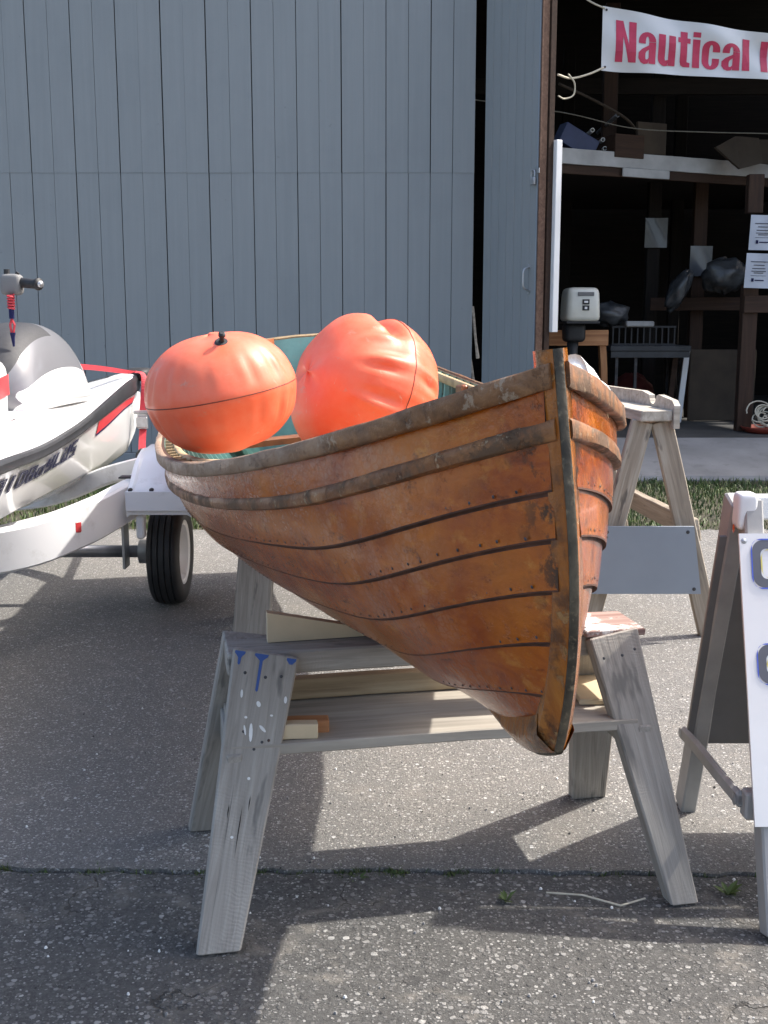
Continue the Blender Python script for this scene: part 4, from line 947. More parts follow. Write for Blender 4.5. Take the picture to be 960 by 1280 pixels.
legBL = leg('l', S(-.372, .070, TOPZ - .004), S(-.470, .265, 0.0), .120, .082, sy_ + Vector((0, 0, .35)))
legBR = leg('l', S(.385, .070, TOPZ - .004), S(.452, .265, 0.0), .118, .085, sy_ + Vector((0, 0, .35)))
board('spreader', S(-.425, -.155, .300), S(-.425, .165, .300), .075, .03, sx_, M_grey, fs)
board('spreader', S(.405, -.155, .300), S(.405, .165, .300), .075, .03, sx_, M_grey, fs)
board('shelf', S(-.432, -.005, .340), S(.392, -.005, .340), .285, .022, (0, 0, 1), M_shelf, fs, ch=.002)
# nail heads and paint marks belong to the front legs
def onleg(lg, name, u, v, shape, mat, out=.0195):
    M = WM[lg.as_pointer()]; mb = MB(); mb.add(*shape); L = lg
    return mb.build(name, mat, lg, M @ Matrix.Translation((u, v, out)))
def disc(r, n=8, h=.0015): return ([(r * math.cos(2 * math.pi * k / n), r * math.sin(2 * math.pi * k / n), 0) for k in range(n)] + [(0, 0, h)], [(k, (k + 1) % n, n) for k in range(n)])
for lg in (legFL, legFR):
    for u, v in ((.045, -.035), (.048, .005), (.042, .035)): onleg(lg, 'nail', u, v, disc(.005), M_dksteel, .0175)
for u, v in ((.155, -.02), (.17, .018), (.185, .005), (.165, .03)): onleg(legFL, 'nail', u, v, disc(.0045), M_dksteel, .0175)
def blob(poly): return ([(x, y, .0009) for x, y in poly], [tuple(range(len(poly)))])
def drip(u0, v0, wd, ln):
    return blob([(u0, v0 - wd), (u0 + .004, v0 - wd * 1.1), (u0 + .008, v0 - wd * .7), (u0 + .013, v0 - .003), (u0 + ln, v0 - .0025), (u0 + ln + .003, v0), (u0 + ln, v0 + .0025), (u0 + .013, v0 + .003), (u0 + .009, v0 + wd * .5), (u0 + .005, v0 + wd * .9), (u0, v0 + wd)])
sgnY = 1
for (u, v, wd, ln) in ((.005, .050, .009, .010), (.005, -.008, .013, .070), (.005, -.050, .010, .024)):
    onleg(legFL, 'blue_paint', 0, 0, drip(u, v, wd, ln), M_bluepaint, .0178)
for (u, v, l_, w_, a) in ((.085, .05, .014, .003, .1), (.10, .0, .012, .004, .5), (.085, -.035, .016, .0025, .1), (.145, .015, .018, .003, .9), (.155, -.006, .036, .0035, .12), (.152, -.018, .02, .002, .3), (.118, .028, .004, .003, 0), (.128, -.02, .005, .003, 0), (.24, .004, .006, .003, 0), (.35, -.01, .005, .003, 0)):
    pts = [(u + l_ * .5 * math.cos(q) * math.cos(a) - w_ * math.sin(q) * math.sin(a), v + l_ * .5 * math.cos(q) * math.sin(a) + w_ * math.sin(q) * math.cos(a)) for q in np.arange(10) * .628]
    onleg(legFL, 'paint_spot', 0, 0, blob(pts), M_dust, .0178)
for (u, v, l_) in ((.27, .012, .03), (.29, .0, .10), (.29, -.025, .03)):
    onleg(legFL, 'crack', 0, 0, blob([(u, v), (u + l_ * .3, v + .0014), (u + l_, v + .001), (u + l_ * .5, v - .0006)]), M_darkwood, .0178)
# loose wood on the sawhorse
wz = S(-.345, .020, TOPZ + .001); we = S(-.145, .030, TOPZ + .001)
V = []
for q, (p, h_) in enumerate(((wz, .062), (we, .018))):
    for b_ in (-.012, .012):
        for z in (0, h_): V.append(p + sy_ * b_ + Vector((0, 0, z)))
tag(mk('wedge', V, [(0, 1, 5, 4), (2, 6, 7, 3), (0, 2, 3, 1), (4, 5, 7, 6), (1, 3, 7, 5), (0, 4, 6, 2)], M_ply), 'pale plywood wedge on top of the grey sawhorse beam', 'wedge')
def loose(name, p0, p1, w_, th, mat, lab, up=(0, 0, 1)):
    o = board(name, p0, p1, w_, th, up, mat, None, ch=.002); return tag(o, lab, 'lumber')
loose('lumber_strip', S(-.33, .105, .375), S(.30, .115, .375), .03, .045, M_tan, 'long tan strip of lumber lying along the back of the sawhorse shelf')
loose('lumber_block', S(-.36, -.075, .362), S(-.235, -.085, .362), .035, .026, M_tan2, 'short orange stick beneath the pale block on the sawhorse shelf')
loose('lumber_block', S(-.36, -.115, .366), S(-.262, -.12, .366), .028, .030, M_ply, 'short pale pine block at the left front of the sawhorse shelf')
loose('lumber_offcut', S(.36, -.06, .358), S(.39, .12, .358), .12, .012, M_ply, 'pale plywood offcut at the right end of the sawhorse shelf')

# ================================================================== REAR SAWHORSE (under the stern)
ro = Vector((-.16, 4.05, 0)); rx = Vector((math.cos(.06), math.sin(.06), 0)); ry = Vector((-rx.y, rx.x, 0))
def Rp(a, b_, z): return ro + rx * a + ry * b_ + Vector((0, 0, z))
rs = thing('sawhorse', ro, 'low grey sawhorse standing behind, under the middle of the boat', 'sawhorse')
board('top_beam', Rp(-.36, .06, .325), Rp(.42, .06, .325), .10, .045, (0, 0, 1), M_grey, rs)
for a in (-.305, .36):
    board('leg', Rp(a, 0, .34), Rp(a + (-.03 if a < 0 else .03), -.06, 0), .13, .036, -ry + Vector((0, 0, .2)), M_grey, rs, ch=.003, cut1=True)
    board('leg', Rp(a, .12, .34), Rp(a + (-.03 if a < 0 else .03), .24, 0), .13, .036, ry + Vector((0, 0, .2)), M_grey, rs, ch=.003, cut1=True)

# ================================================================== SADDLE STAND (right, behind)
st = thing('saddle_stand', (.92, 4.4, 0), 'tall wooden trestle with notched top board and grey end panel', 'trestle')
A0, A1 = Vector((.965, 3.96, .815)), Vector((.845, 4.86, .815)); ab = (A1 - A0).normalized(); an = Vector((ab.y, -ab.x, 0))     # an: to the right
board('top_plank', A0, A1, .115, .038, (0, 0, 1), M_standtop, st, ch=.003)
def notched():
    L = (A1 - A0).length + .02; z0, z1 = -.045, .066; prof = [(-.012, z0), (L, z0), (L, z1 - .004)]
    nc = .20; rN = .036
    top = [(nc + .11, z1 + .004)] + [(nc + rN * math.cos(q), z1 - .002 + rN * -math.sin(q)) for q in np.linspace(.12, math.pi - .12, 9)] + [(nc - rN - .02, z1), (.012, z1 - .012), (-.012, z1 - .03)]
    prof += top; k = len(prof); V = []
    for s_ in (0, .022):
        for x, z in prof:
            p = A0 + ab * x + an * (.0585 + s_); V.append((p.x, p.y, A0.z + z))
    Fc = [tuple(range(k)), tuple(range(2 * k - 1, k - 1, -1))] + [((i + 1) % k, i, i + k, (i + 1) % k + k) for i in range(k)]
    return mk('notched_board', V, Fc, M_standtop, st)
notched()
for j, (P0, yo) in enumerate(((A0 + ab * .05, 0), (A1 - ab * .07, 0))):
    for s_ in (-1, 1):
        spread = .225
        spread = .255 if s_ > 0 else .205
        foot = Vector((P0.x + s_ * spread - .01, P0.y + (.0 if j == 0 else .05), 0)); top = Vector((P0.x + s_ * .035, P0.y, .793))
        board('leg', top, foot, .074, .036, Vector((0, -1, 0)), M_stand, st, ch=.003, cut1=True)
Yp = A0.y - .012
V = []
for y in (Yp, Yp + .012): V += [(.778, y, .42), (1.112, y, .42), (1.148, y, .172), (.742, y, .172)]
gp = mk('end_panel', V, [(3, 2, 1, 0), (4, 5, 6, 7), (0, 1, 5, 4), (1, 2, 6, 5), (2, 3, 7, 6), (3, 0, 4, 7)], M_panelgrey, st)
for x, z in ((.80, .40), (1.09, .40), (.765, .195), (1.122, .19)):
    mk('screw', *disc(.007, 8, .002), M_dksteel, st, Matrix.Translation((x, Yp - .001, z)) @ Matrix.Rotation(math.pi / 2, 4, 'X'))
board('stretcher', (1.135, 4.0, .395), (1.055, 4.86, .395), .085, .03, (1, 0, .2), M_stand, st)
board('stretcher', (.80, 4.0, .395), (.70, 4.86, .395), .085, .03, (-1, 0, .2), M_stand, st)

# ================================================================== SANDWICH BOARD (right edge)
sg = thing('sandwich_board', (1.0, 2.25, 0), 'white folding sandwich board sign with grey frame at the right edge', 'sign')
AP = Vector((0, 2.255, .80)); FX0, FX1 = .716, 1.36
for x in (FX0 + .022, FX1):
    board('front_stile', (x, 2.235, .79), (x, 1.955, 0), .038, .05, (0, -1, .3), M_signgrey if x > 1 else M_signgrey, sg, ch=.004)
    board('rear_stile', (x - .016, 2.262, .79), (x - .016, 2.53, 0), .036, .062, (0, 1, .3), M_signgrey, sg, ch=.004)
def planeF(x, z, off): # on the front frame plane
    k = (.79 - z) / .79; return Vector((x, 2.235 - .28 * k, z)) + Vector((0, -.943, .334)) * off
def planeR(x, z, off):
    k = (.79 - z) / .79; return Vector((x, 2.262 + .268 * k, z)) + Vector((0, .947, .32)) * off
def panel(name, pf, x0, x1, z0, z1, o0, o1, mat, curl=0.0):
    V = []
    for o_ in (o0, o1):
        for z in np.linspace(z0, z1, 12):
            for x in np.linspace(x0, x1, 12): V.append(pf(x, z, o_ + curl * math.sin((x - x0) * 9 + z * 7)))
    return mk(name, V, gridfaces(12, 12) + gridfaces(12, 12, flip=True, base=144) + [(i, 144 + i, 145 + i, i + 1) for i in range(11)] + [(i * 12, (i + 1) * 12, 144 + (i + 1) * 12, 144 + i * 12) for i in range(11)] + [(132 + i + 1, 276 + i + 1, 276 + i, 132 + i) for i in range(11)], mat, sg)
panel('front_panel', planeF, .703, 1.39, .192, .722, .028, .034, M_white, .0006)
panel('rear_panel', planeR, .69, 1.39, .205, .72, -.028, -.022, M_signdark)
board('brace', (.690, 2.455, .215), (.690, 2.045, .232), .034, .016, (1, 0, 0), M_signgrey, sg, ch=.006)
for p in ((.680, 2.452, .215), (.680, 2.052, .232)):
    mk('bolt', *disc(.012, 12, .004), M_steel, sg, Matrix.Translation(p) @ Matrix.Rotation(-math.pi / 2, 4, 'Y'))
bpart('brace_foot', (.708, 2.04, .228), (.028, .035, .055), M_signgrey, .004, parent=sg)
rbox('stile_top', (.727, 2.225, .772), (.040, .045, .075), .35, M_white, sg)
mk('red_dot', *disc(.009, 12, .002), M_amber, sg, Matrix.Translation((.7060, 2.225, .735)) @ Matrix.Rotation(-math.pi / 2, 4, 'Y'))
bpart('top_rail', (1.05, 2.25, .775), (.62, .03, .05), M_white, .004, parent=sg)
def ring_print(zc, h, xl, wd, nm, mat, o_):
    V = []; n = 40; r = .022
    def rect(w_, h_, r_):
        out = []
        for cx, cz, a0 in ((w_ - r_, h_ - r_, 0), (-w_ + r_, h_ - r_, 90), (-w_ + r_, -h_ + r_, 180), (w_ - r_, -h_ + r_, 270)):
            for q in range(10): a = math.radians(a0 + q * 10); out.append((cx + r_ * math.cos(a), cz + r_ * math.sin(a)))
        return out
    return rect
def rprint(zc, hh, xc, hw, th, mat, o_, nm='sign_mark', fill=False):
    rect = ring_print(0, 0, 0, 0, 0, 0, 0); o1 = rect(hw, hh, .022); o2 = rect(max(.004, hw - th), max(.004, hh - th), .012 if not fill else .004)
    V = [planeF(xc + .011 + x, zc + z, o_) for x, z in o1] + [planeF(xc + .011 + x, zc + z, o_) for x, z in o2]; n = 40
    mk(nm, V, [(i, (i + 1) % n, (i + 1) % n + n, i + n) for i in range(n)], mat, sg)
for zc, hh in ((.665, .047), (.480, .038)):
    rprint(zc, hh, .775, .062, .0025, M_signblue, .0352)
    rprint(zc, hh - .0025, .775, .0595, .016, M_signink, .0349)
    rprint(zc, hh - .0185, .775, .0435, .003, M_cream, .0352)
mk('panel_screw', *disc(.006, 10, .002), M_steel, sg, Matrix.Translation(planeF(.712, .708, .0345)) @ Matrix.Rotation(math.pi / 2 - .3, 4, 'X'))

# ================================================================== TRAILER
tr = thing('boat_trailer', (-1.6, 4.4, 0), 'white steel trailer with one wheel visible under the personal watercraft', 'trailer')
def ringsweep(name, pts, hw, hh, mat, parent, rad=.008, zup=True):
    P = smoothcurve(pts, 30); V = []; n = len(P)
    for i in range(n):
        t_ = Vector(P[min(i + 1, n - 1)] - P[max(i - 1, 0)]).normalized(); s_ = Vector((t_.y, -t_.x, 0)).normalized(); u = s_.cross(t_); u = u if u.z > 0 else -u
        c = rad
        for a, b_ in ((-hw + c, -hh), (hw - c, -hh), (hw, -hh + c), (hw, hh - c), (hw - c, hh), (-hw + c, hh), (-hw, hh - c), (-hw, -hh + c)):
            V.append(Vector(P[i]) + s_ * a + u * b_)
    Fc = gridfaces(n, 8, wrap=True) + [tuple(range(7, -1, -1)), tuple(range((n - 1) * 8, n * 8))]
    o = mk(name, V, Fc, mat, parent); return autosmooth(o, 30)
ringsweep('curved_frame', [(-2.6, 3.52, .33), (-1.9, 3.58, .345), (-1.32, 3.72, .375), (-1.10, 3.95, .42), (-.985, 4.30, .465)], .03, .075, M_white2, tr)
ringsweep('inner_rail', [(-2.3, 3.85, .33), (-1.7, 3.92, .34), (-1.30, 4.1, .385), (-1.06, 4.40, .455)], .02, .04, M_white2, tr)
ringsweep('cross_beam', [(-2.1, 5.35, .26), (-1.6, 5.25, .32), (-1.28, 5.15, .44), (-.98, 4.95, .53)], .025, .042, M_white2, tr)
ringsweep('side_rail', [(-1.02, 4.2, .45), (-1.02, 4.6, .48), (-1.02, 5.0, .50)], .025, .05, M_white2, tr)
board('bunk', (-1.75, 3.3, .40), (-1.70, 5.6, .42), .09, .05, (0, 0, 1), M_dksteel, tr)
mk('axle', *tubegeo([(-2.35, 4.5, .215), (-.95, 4.5, .215)], .025, 10), M_steel, tr, smooth=True)
bpart('spring_plate', (-1.035, 4.40, .30), (.012, .08, .26), M_steel, .002, parent=tr)
mk('hub', *tubegeo([(-1.0, 4.5, .215), (-.97, 4.5, .215), (-.965, 4.5, .215), (-.855, 4.5, .215), (-.842, 4.5, .215)], [.05, .05, .06, .045, .03], 16), M_steel, tr, smooth=True)
bpart('reflector', (-1.102, 3.925, .425), (.030, .045, .042), M_reddec, .004, R=Matrix.Rotation(.9, 3, 'Z'), parent=tr)
wh = bpart('wheel', (-.872, 4.5, .215), (.02, .05, .05), M_white2, .004, parent=tr)
def lathe_x(name, prof, c, mat, parent, n=40, grooves=None):
    V = []
    for x, r in prof:
        for k in range(n): a = 2 * math.pi * k / n; V.append((x, r * math.cos(a), r * math.sin(a)))
    return autosmooth(mk(name, V, gridfaces(len(prof), n, wrap=True), mat, parent, Matrix.Translation(c)), 40)
WC = Vector((-.875, 4.5, .213)); 
lathe_x('tyre', [(-.045, .115), (-.062, .14), (-.066, .17), (-.060, .195), (-.052, .206), (-.040, .2095), (-.036, .205), (-.032, .2115), (-.016, .2125), (-.013, .207), (-.009, .2130), (.009, .2130), (.013, .207), (.016, .2125), (.032, .2115), (.036, .205), (.040, .2095), (.052, .206), (.060, .195), (.066, .17), (.062, .14), (.045, .115)], WC, M_rubber, wh)
lathe_x('rim', [(.044, .112), (.056, .135), (.058, .128), (.052, .112), (.03, .10), (.018, .085), (.028, .05), (.030, .03), (.030, .001)], WC, M_white2, wh)
# fender
prof = smoothcurve([(4.165, .440), (4.165, .480), (4.17, .515), (4.24, .555), (4.34, .618), (4.48, .655), (4.62, .635), (4.74, .57), (4.80, .47)], 26)
V = []
for x, s_, in ((-.975, 1), (-.940, 1), (-.770, 1), (-.730, 1)):
    for (y, z) in prof:
        k = .028 if x in (-.975, -.730) else 0; V.append((x, y + (k if y < 4.4 else -k) * .6, z - k))
for x in (-.732, -.770, -.940, -.973):
    for (y, z) in prof: V.append((x if abs(x) not in (.975, .730) else x * .999, y + .006, z - .016))
nr = len(prof)
autosmooth(mk('fender', V, gridfaces(8, nr, wrap=False, flip=True), M_white2, tr), 40)
bpart('mud_flap', (-.855, 4.158, .478), (.235, .008, .075), M_white2, .002, parent=tr)
for x in (-.955, -.875): mk('bolt', *disc(.010, 8, .006), M_dksteel, tr, Matrix.Translation((x, 4.168, .520)) @ Matrix.Rotation(math.pi / 4, 4, 'X'))
bpart('step_pad', (-1.005, 4.34, .545), (.055, .06, .006), M_dksteel, .001, parent=tr)
bpart('marker_light', (-.93, 4.22, .37), (.03, .05, .09), M_white2, .008, parent=tr)
mb = MB().box((-1.62, 3.95, .42), (.10, .06, .10), ch=.004); mb.box((-1.48, 3.95, .43), (.035, .05, .05), ch=.003); mb.tube([(-1.66, 3.9, .40), (-1.45, 3.9, .40)], .012, 8)
mb.build('roller_bracket', M_steel, tr)

# ================================================================== PERSONAL WATERCRAFT
jk = thing('personal_watercraft', (-1.6, 4.6, .45), 'white personal watercraft with grey cowl and red stripes on the trailer', 'watercraft')
JY = [2.6, 3.3, 4.0, 4.8, 5.5, 6.2, 6.42, 6.5]
GX = [-1.11, -1.135, -1.215, -1.288, -1.338, -1.385, -1.395, -1.43]     # starboard gunwale
GZ = [.735, .735, .702, .718, .777, .836, .850, .855]
AX = [-1.66, -1.63, -1.60, -1.56, -1.52, -1.46, -1.44, -1.43]
jy = np.concatenate([np.linspace(2.6, 6.2, 30), np.linspace(6.23, 6.5, 9)])
def cr(ys, vals, q): return np.interp(q, ys, vals)
gx = np.convolve(np.pad(cr(JY, GX, jy), 2, 'edge'), np.ones(5) / 5, 'valid'); gz = np.convolve(np.pad(cr(JY, GZ, jy), 2, 'edge'), np.ones(5) / 5, 'valid'); ax = cr(JY, AX, jy)
gx[-1] = ax[-1]; gx[-2] = ax[-2] + (gx[-3] - ax[-3]) * .62; gx[-3] = ax[-3] + (gx[-3] - ax[-3]) * .9
bt = np.interp(jy, [2.6, 4.8, 5.5, 6.2, 6.5], [.030, .040, .062, .085, .09])        # bumper height
cz = np.interp(jy, [2.6, 3.3, 4.8, 5.5, 6.2, 6.5], [.50, .50, .452, .44, .485, .62]); hwd = gx - ax
def jrow(i, prof):
    R_ = [(ax[i] + o * hwd[i] + d_, jy[i], z) for o, d_, z in prof]; Lft = [(ax[i] - o * hwd[i] - d_, jy[i], z) for o, d_, z in prof[::-1]]
    return R_, Lft
def jloft(name, prof_fn, mat, closed_mid=True, smooth=40, fmfn=None):
    rows = []
    for i in range(len(jy)):
        a, b_ = jrow(i, prof_fn(i)); rows.append(a + b_)
    m = len(rows[0]); V = sum(rows, []); Fc = gridfaces(len(rows), m, flip=True) + [tuple(range(m))]
    return autosmooth(mk(name, V, Fc, mat, jk), smooth)
def dkf(i): return float(np.clip((5.7 - jy[i]) / 1.1, .12, 1))
jloft('hull', lambda i: [(1, -.004, gz[i] - bt[i]), (.985, -.006, gz[i] - bt[i] - .02), (.95, -.02, (gz[i] + cz[i]) / 2), (.86, -.02, cz[i] + .02), (.78, -.02, cz[i]), (.40, 0, cz[i] - .05), (.02, 0, cz[i] - .10 + .04 * max(0, jy[i] - 5.6))], M_gel)
jloft('deck', lambda i: [(1, -.006, gz[i] - .004), (.97, -.008, gz[i] + .012 * dkf(i)), (.80, -.01 * dkf(i), gz[i] + .055 * dkf(i)), (.62, -.01 * dkf(i), gz[i] + .075 * dkf(i)), (.55, 0, gz[i] + .078 * dkf(i) - (.10 if 2.6 < jy[i] < 4.2 else 0)), (.02, 0, gz[i] + .085 * dkf(i) - (.10 if 2.6 < jy[i] < 4.2 else 0))], M_gel)
def bumper(i):
    z1, z0 = gz[i] + .004, gz[i] - bt[i]; e = .016
    return [(.97, 0, z1), (1, e * .6, z1), (1, e, z1 - .2 * (z1 - z0)), (1, e * .75, z1 - .5 * (z1 - z0)), (1, e, z1 - .75 * (z1 - z0)), (1, e * .5, z0), (.97, 0, z0)]
for sgn, nm in ((1, 'bumper'), (-1, 'bumper')):
    rows = []
    for i in range(len(jy)): rows.append([(ax[i] + sgn * (o * hwd[i] + d_), jy[i], z) for o, d_, z in bumper(i)])
    autosmooth(mk(nm, sum(rows, []), gridfaces(len(rows), 7, flip=sgn > 0) + [tuple(range(7))], M_bumper, jk), 50)
rbox('nose_guard', (-1.395, 6.42, .845), (.15, .22, .075), .6, M_rubber, jk)
# red stripe near the bow, under the bumper; and side lettering
def onhull(y, f, off=.004):
    """f: 0 just under the bumper .. 1 at mid side"""
    i = float(np.interp(y, jy, np.arange(len(jy)))); I = lambda a: float(np.interp(i, np.arange(len(jy)), a))
    g_, b_, c_ = I(gz), I(bt), I(cz); h_ = I(hwd); a_ = I(ax); z0 = g_ - b_ - .02; z1 = (g_ + c_) / 2
    x0 = a_ + .985 * h_ - .006; x1 = a_ + .95 * h_ - .02
    return Vector((x0 + (x1 - x0) * f + off, y, z0 + (z1 - z0) * f))
def hullquad(name, y0, y1, fa, fb, mat, n=14, off=.004):
    V = []
    for y in np.linspace(y0, y1, n): V += [onhull(y, fa(y), off), onhull(y, fb(y), off)]
    mk(name, V, [(2 * i, 2 * i + 2, 2 * i + 3, 2 * i + 1) for i in range(n - 1)], mat, jk)
hullquad('red_stripe', 5.18, 6.28, lambda y: -.1, lambda y: .62 - .25 * (y - 5.18), M_reddec)
hullquad('navy_stripe', 5.18, 6.28, lambda y: .62 - .25 * (y - 5.18), lambda y: .76 - .28 * (y - 5.18), M_navydec)
# block-letter lettering on the side: glyphs drawn as strokes on a 3x5 grid, navy shadow under pale-grey strokes
GL = {'B': [(0, 0, 0, 4), (0, 4, 2, 4), (0, 2, 2, 2), (0, 0, 2, 0), (2, 2.6, 2, 4), (2, 0, 2, 1.6)], 'i': [(1, 0, 1, 2.7), (1, 3.5, 1, 4)], 'D': [(0, 0, 0, 4), (0, 4, 1.6, 4), (2, .5, 2, 3.5), (0, 0, 1.6, 0)],
      'o': [(0, 0, 0, 2.6), (2, 0, 2, 2.6), (0, 0, 2, 0), (0, 2.6, 2, 2.6)], 'Y': [(0, 2, 0, 4), (2, 0, 2, 4), (0, 2, 2, 2), (0, 0, 2, 0)], 'L': [(0, 0, 0, 4), (0, 0, 2, 0)], 'U': [(0, 0, 0, 4), (2, 0, 2, 4), (0, 0, 2, 0)], 'S': [(0, 0, 2, 0), (2, 0, 2, 2), (0, 2, 2, 2), (0, 2, 0, 4), (0, 4, 2, 4)]}
TXT = 'BiDBoYLUS'; Y0_, Y1_ = 3.30, 4.72; adv_ = (Y1_ - Y0_) / len(TXT)
def tpos(yy, h_, off):
    s_ = (yy - Y0_) / (Y1_ - Y0_); return onhull(yy, (1.02 - .08 * s_) - h_ * (.88 + .06 * s_), off)
for ci, ch_ in enumerate(TXT):
    yb = Y0_ + ci * adv_; cell = adv_ * .86
    for (nm, mt, th, o_, dz) in (('letter', M_navydec, .58, .0045, 0), ('letter_face', M_gelgrey, .07, .006, .02)):
        mb = MB()
        for (x0, y0, x1, y1) in GL[ch_]:
            t_ = th
            xa_, xb_ = min(x0, x1) - t_, max(x0, x1) + t_; ya_, yb_ = min(y0, y1) - t_ * .9, max(y0, y1) + t_ * .9
            q = [tpos(yb + cell * (.18 + .32 * xx) - (.03 if False else 0), (yy + .4) / 4.8 + dz, o_ + random.uniform(0, .0006)) for xx, yy in ((xa_, ya_), (xb_, ya_), (xb_, yb_), (xa_, yb_))]
            mb.add(q, [(0, 1, 2, 3)])
        mb.build(nm, mt, jk)
# hood: lofted hump, white base, grey cowl, dark pad
HYs = [4.45, 4.56, 4.72, 4.88, 5.02, 5.14, 5.24, 5.30]
sc_h = [.50, .84, .98, 1.0, .96, .86, .66, .40]
sec_h = [(0, 1.145), (.055, 1.143), (.10, 1.128), (.145, 1.09), (.18, 1.03), (.205, .955), (.225, .86), (.25, .76)]
V = []; fmm = []; base = .74
for y, k in zip(HYs, sc_h):
    a_ = float(np.interp(y, jy, ax)) - .02
    row = [(a_ + o * (.55 + .45 * k), y, base + (z - base) * k) for o, z in sec_h]; V += row + [(a_ - o * (.55 + .45 * k), y, base + (z - base) * k) for o, z in sec_h[:0:-1]]
m = 15
order = list(range(8)) + list(range(8, 15))
Fc = []; fmm = []
for i in range(len(HYs) - 1):
    for j in range(15):
        k = (j + 1) % 15; Fc.append((i * 15 + j, (i + 1) * 15 + j, (i + 1) * 15 + k, i * 15 + k))
        jj = min(j, 14 - j); fmm.append(2 if jj <= 2 and i <= 2 else 1 if jj <= 4 and i <= 4 else 0)
Fc.append(tuple(range(15))); fmm.append(1)
hd = mk('hood', V, Fc, [M_gel, M_gelgrey, M_pad], jk, fm=fmm); 
md = hd.modifiers.new('s', 'SUBSURF'); md.levels = md.render_levels = 2
hd.data.polygons.foreach_set('use_smooth', np.ones(len(hd.data.polygons), dtype=bool))
# side fin of the hood and a red patch on the footwell wall
hb_ = [(-1.72, 4.62, .70), (-1.45, 4.50, .72), (-1.42, 4.55, .90), (-1.50, 4.62, 1.0), (-1.72, 4.70, 1.05)]
rbox('seat_base', (-1.66, 4.15, .86), (.34, 1.0, .30), .45, M_gel, jk)
rbox('seat', (-1.66, 3.9, 1.02), (.30, 1.0, .13), .5, M_pad, jk)
V = [(-1.487, 3.98, .80), (-1.487, 4.45, .86), (-1.487, 4.45, .94), (-1.487, 3.98, .89)]; mk('red_patch', [(x + .004, y, z) for x, y, z in V], [(0, 1, 2, 3)], M_reddec, jk)
# handlebar
mk('steering_column', *tubegeo([(-1.72, 4.85, 1.05), (-1.72, 4.70, 1.22), (-1.72, 4.62, 1.28)], [.06, .045, .04], 12), M_gelgrey, jk, smooth=True)
mk('handlebar', *tubegeo(smoothcurve([(-1.90, 4.52, 1.29), (-1.74, 4.60, 1.30), (-1.62, 4.62, 1.30), (-1.5, 4.60, 1.298), (-1.36, 4.54, 1.29)], 16), .013, 8), M_steel, jk, smooth=True)
mk('grip', *tubegeo([(-1.462, 4.588, 1.298), (-1.458, 4.586, 1.298), (-1.40, 4.556, 1.292), (-1.385, 4.55, 1.291), (-1.38, 4.548, 1.291), (-1.37, 4.543, 1.29)], [.014, .020, .019, .019, .025, .024], 12), M_rubber, jk, smooth=True)
rbox('control_pod', (-1.495, 4.59, 1.290), (.085, .07, .085), .45, M_signdark, jk)
mb = MB().tube([(-1.51, 4.58, 1.33), (-1.51, 4.58, 1.35)], .012, 8); mb.tube([(-1.475, 4.58, 1.325), (-1.465, 4.58, 1.338)], .008, 8); mb.build('button', M_rubber, jk)
hx, hy_ = -1.488, 4.545
V = [(hx + .012 * math.cos(q), hy_ + .012 * math.sin(q), 1.25 - .055 * q / 31.4) for q in np.linspace(0, 31.4, 90)]
mb = MB().tube(V, .0045, 5); mb.tube([(hx, hy_, 1.155), (hx - .008, hy_, 1.13), (hx - .004, hy_, 1.10)], .005, 5); mb.tube([(hx, hy_, 1.155), (hx + .010, hy_, 1.13), (hx + .004, hy_, 1.10)], .005, 5)
ly = mb.build('lanyard', M_red, jk)
mb = MB().tube([(hx, hy_, 1.195), (hx, hy_, 1.155)], .011, 8); mb.tube([(hx, hy_, 1.10), (hx, hy_, 1.08), (hx + .002, hy_, 1.045)], [.012, .008, .004], 8); mb.build('lanyard_clip', M_navydec, ly)
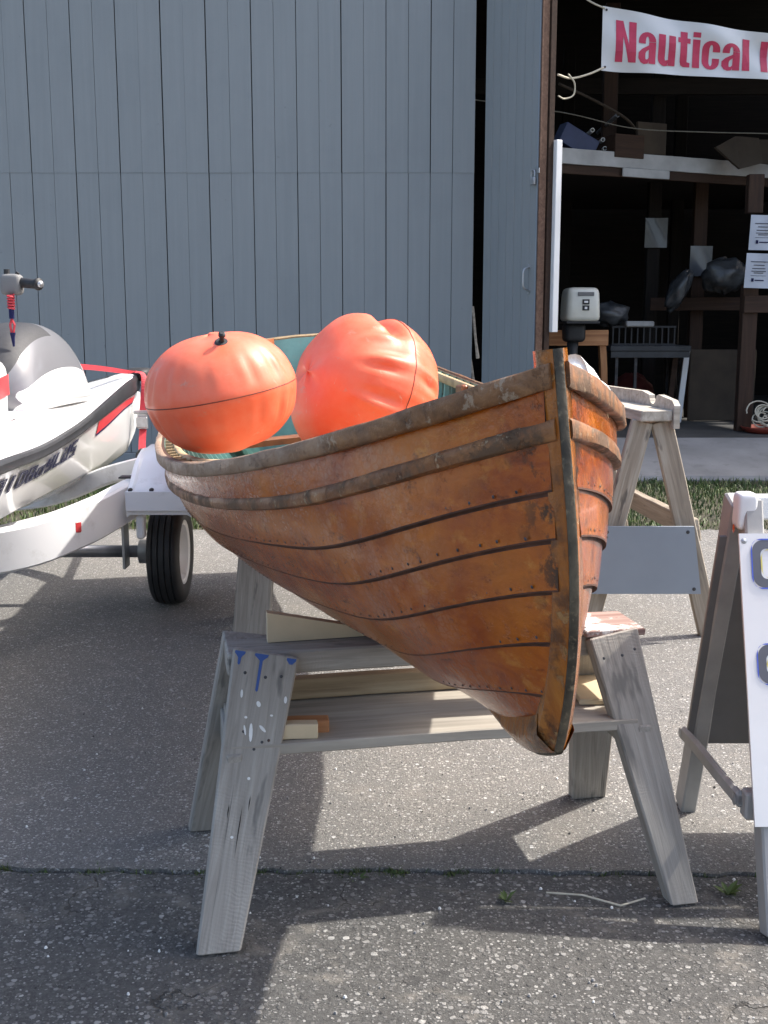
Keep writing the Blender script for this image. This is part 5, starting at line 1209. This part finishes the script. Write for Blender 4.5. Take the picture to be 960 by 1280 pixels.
# tie-down strap over the bow, with ratchet and hook
tsx = thing('tie_down_strap', (-1.40, 6.30, .50), 'red ratchet tie-down strap over the bow of the watercraft', 'strap')
def ribbon(name, pts, wdir, hw, mat, parent, n=24):
    P = smoothcurve(pts, n); W = [Vector(a) for a in wdir]; V = []
    for i, p in enumerate(P):
        q = i / (n - 1) * (len(W) - 1); a = int(min(q, len(W) - 2)); wv_ = W[a].lerp(W[a + 1], q - a) * hw
        V += [Vector(p) - wv_, Vector(p) + wv_]
    k = len(V); nn_ = Vector((.3, -.9, .3)) * .003; V += [v - nn_ for v in V]
    Fc = [(2 * i, 2 * i + 1, 2 * i + 3, 2 * i + 2) for i in range(n - 1)] + [(k + 2 * i + 2, k + 2 * i + 3, k + 2 * i + 1, k + 2 * i) for i in range(n - 1)] + [(2 * i, 2 * i + 2, k + 2 * i + 2, k + 2 * i) for i in range(n - 1)] + [(2 * i + 3, 2 * i + 1, k + 2 * i + 1, k + 2 * i + 3) for i in range(n - 1)]
    return mk(name, V, Fc, mat, parent)
ribbon('webbing', [(-1.435, 5.15, .945), (-1.42, 5.6, .915), (-1.402, 6.15, .872), (-1.385, 6.28, .866)], [(0, 0, 1), (0, .2, 1), (.3, .8, .3)], .012, M_red, tsx)
ribbon('webbing', [(-1.385, 6.28, .866), (-1.35, 6.30, .855), (-1.338, 6.29, .80), (-1.34, 6.27, .70), (-1.345, 6.25, .635)], [(0, 1, .2), (.5, .8, 0), (.95, .2, 0), (1, 0, 0)], .022, M_red, tsx)
ribbon('webbing', [(-1.345, 6.245, .56), (-1.342, 6.2, .50), (-1.335, 6.15, .445)], [(1, 0, 0), (1, 0, 0)], .020, M_red, tsx)
mb = MB().box((-1.345, 6.24, .60), (.055, .03, .10), ch=.004); mb.tube([(-1.39, 6.23, .645), (-1.30, 6.23, .645)], .011, 8); mb.box((-1.345, 6.215, .59), (.06, .012, .06), ch=.003); mb.build('ratchet', M_steel, tsx)
mk('hook', *tubegeo(smoothcurve([(-1.335, 6.15, .45), (-1.36, 6.14, .42), (-1.35, 6.12, .385), (-1.315, 6.12, .40), (-1.30, 6.1, .37)], 14), .009, 6), M_rubber, tsx, smooth=True)
mk('anchor_arm', *tubegeo([(-1.30, 6.1, .38), (-1.15, 5.5, .46), (-1.0, 4.95, .53)], .018, 8), M_white2, tr, smooth=True)
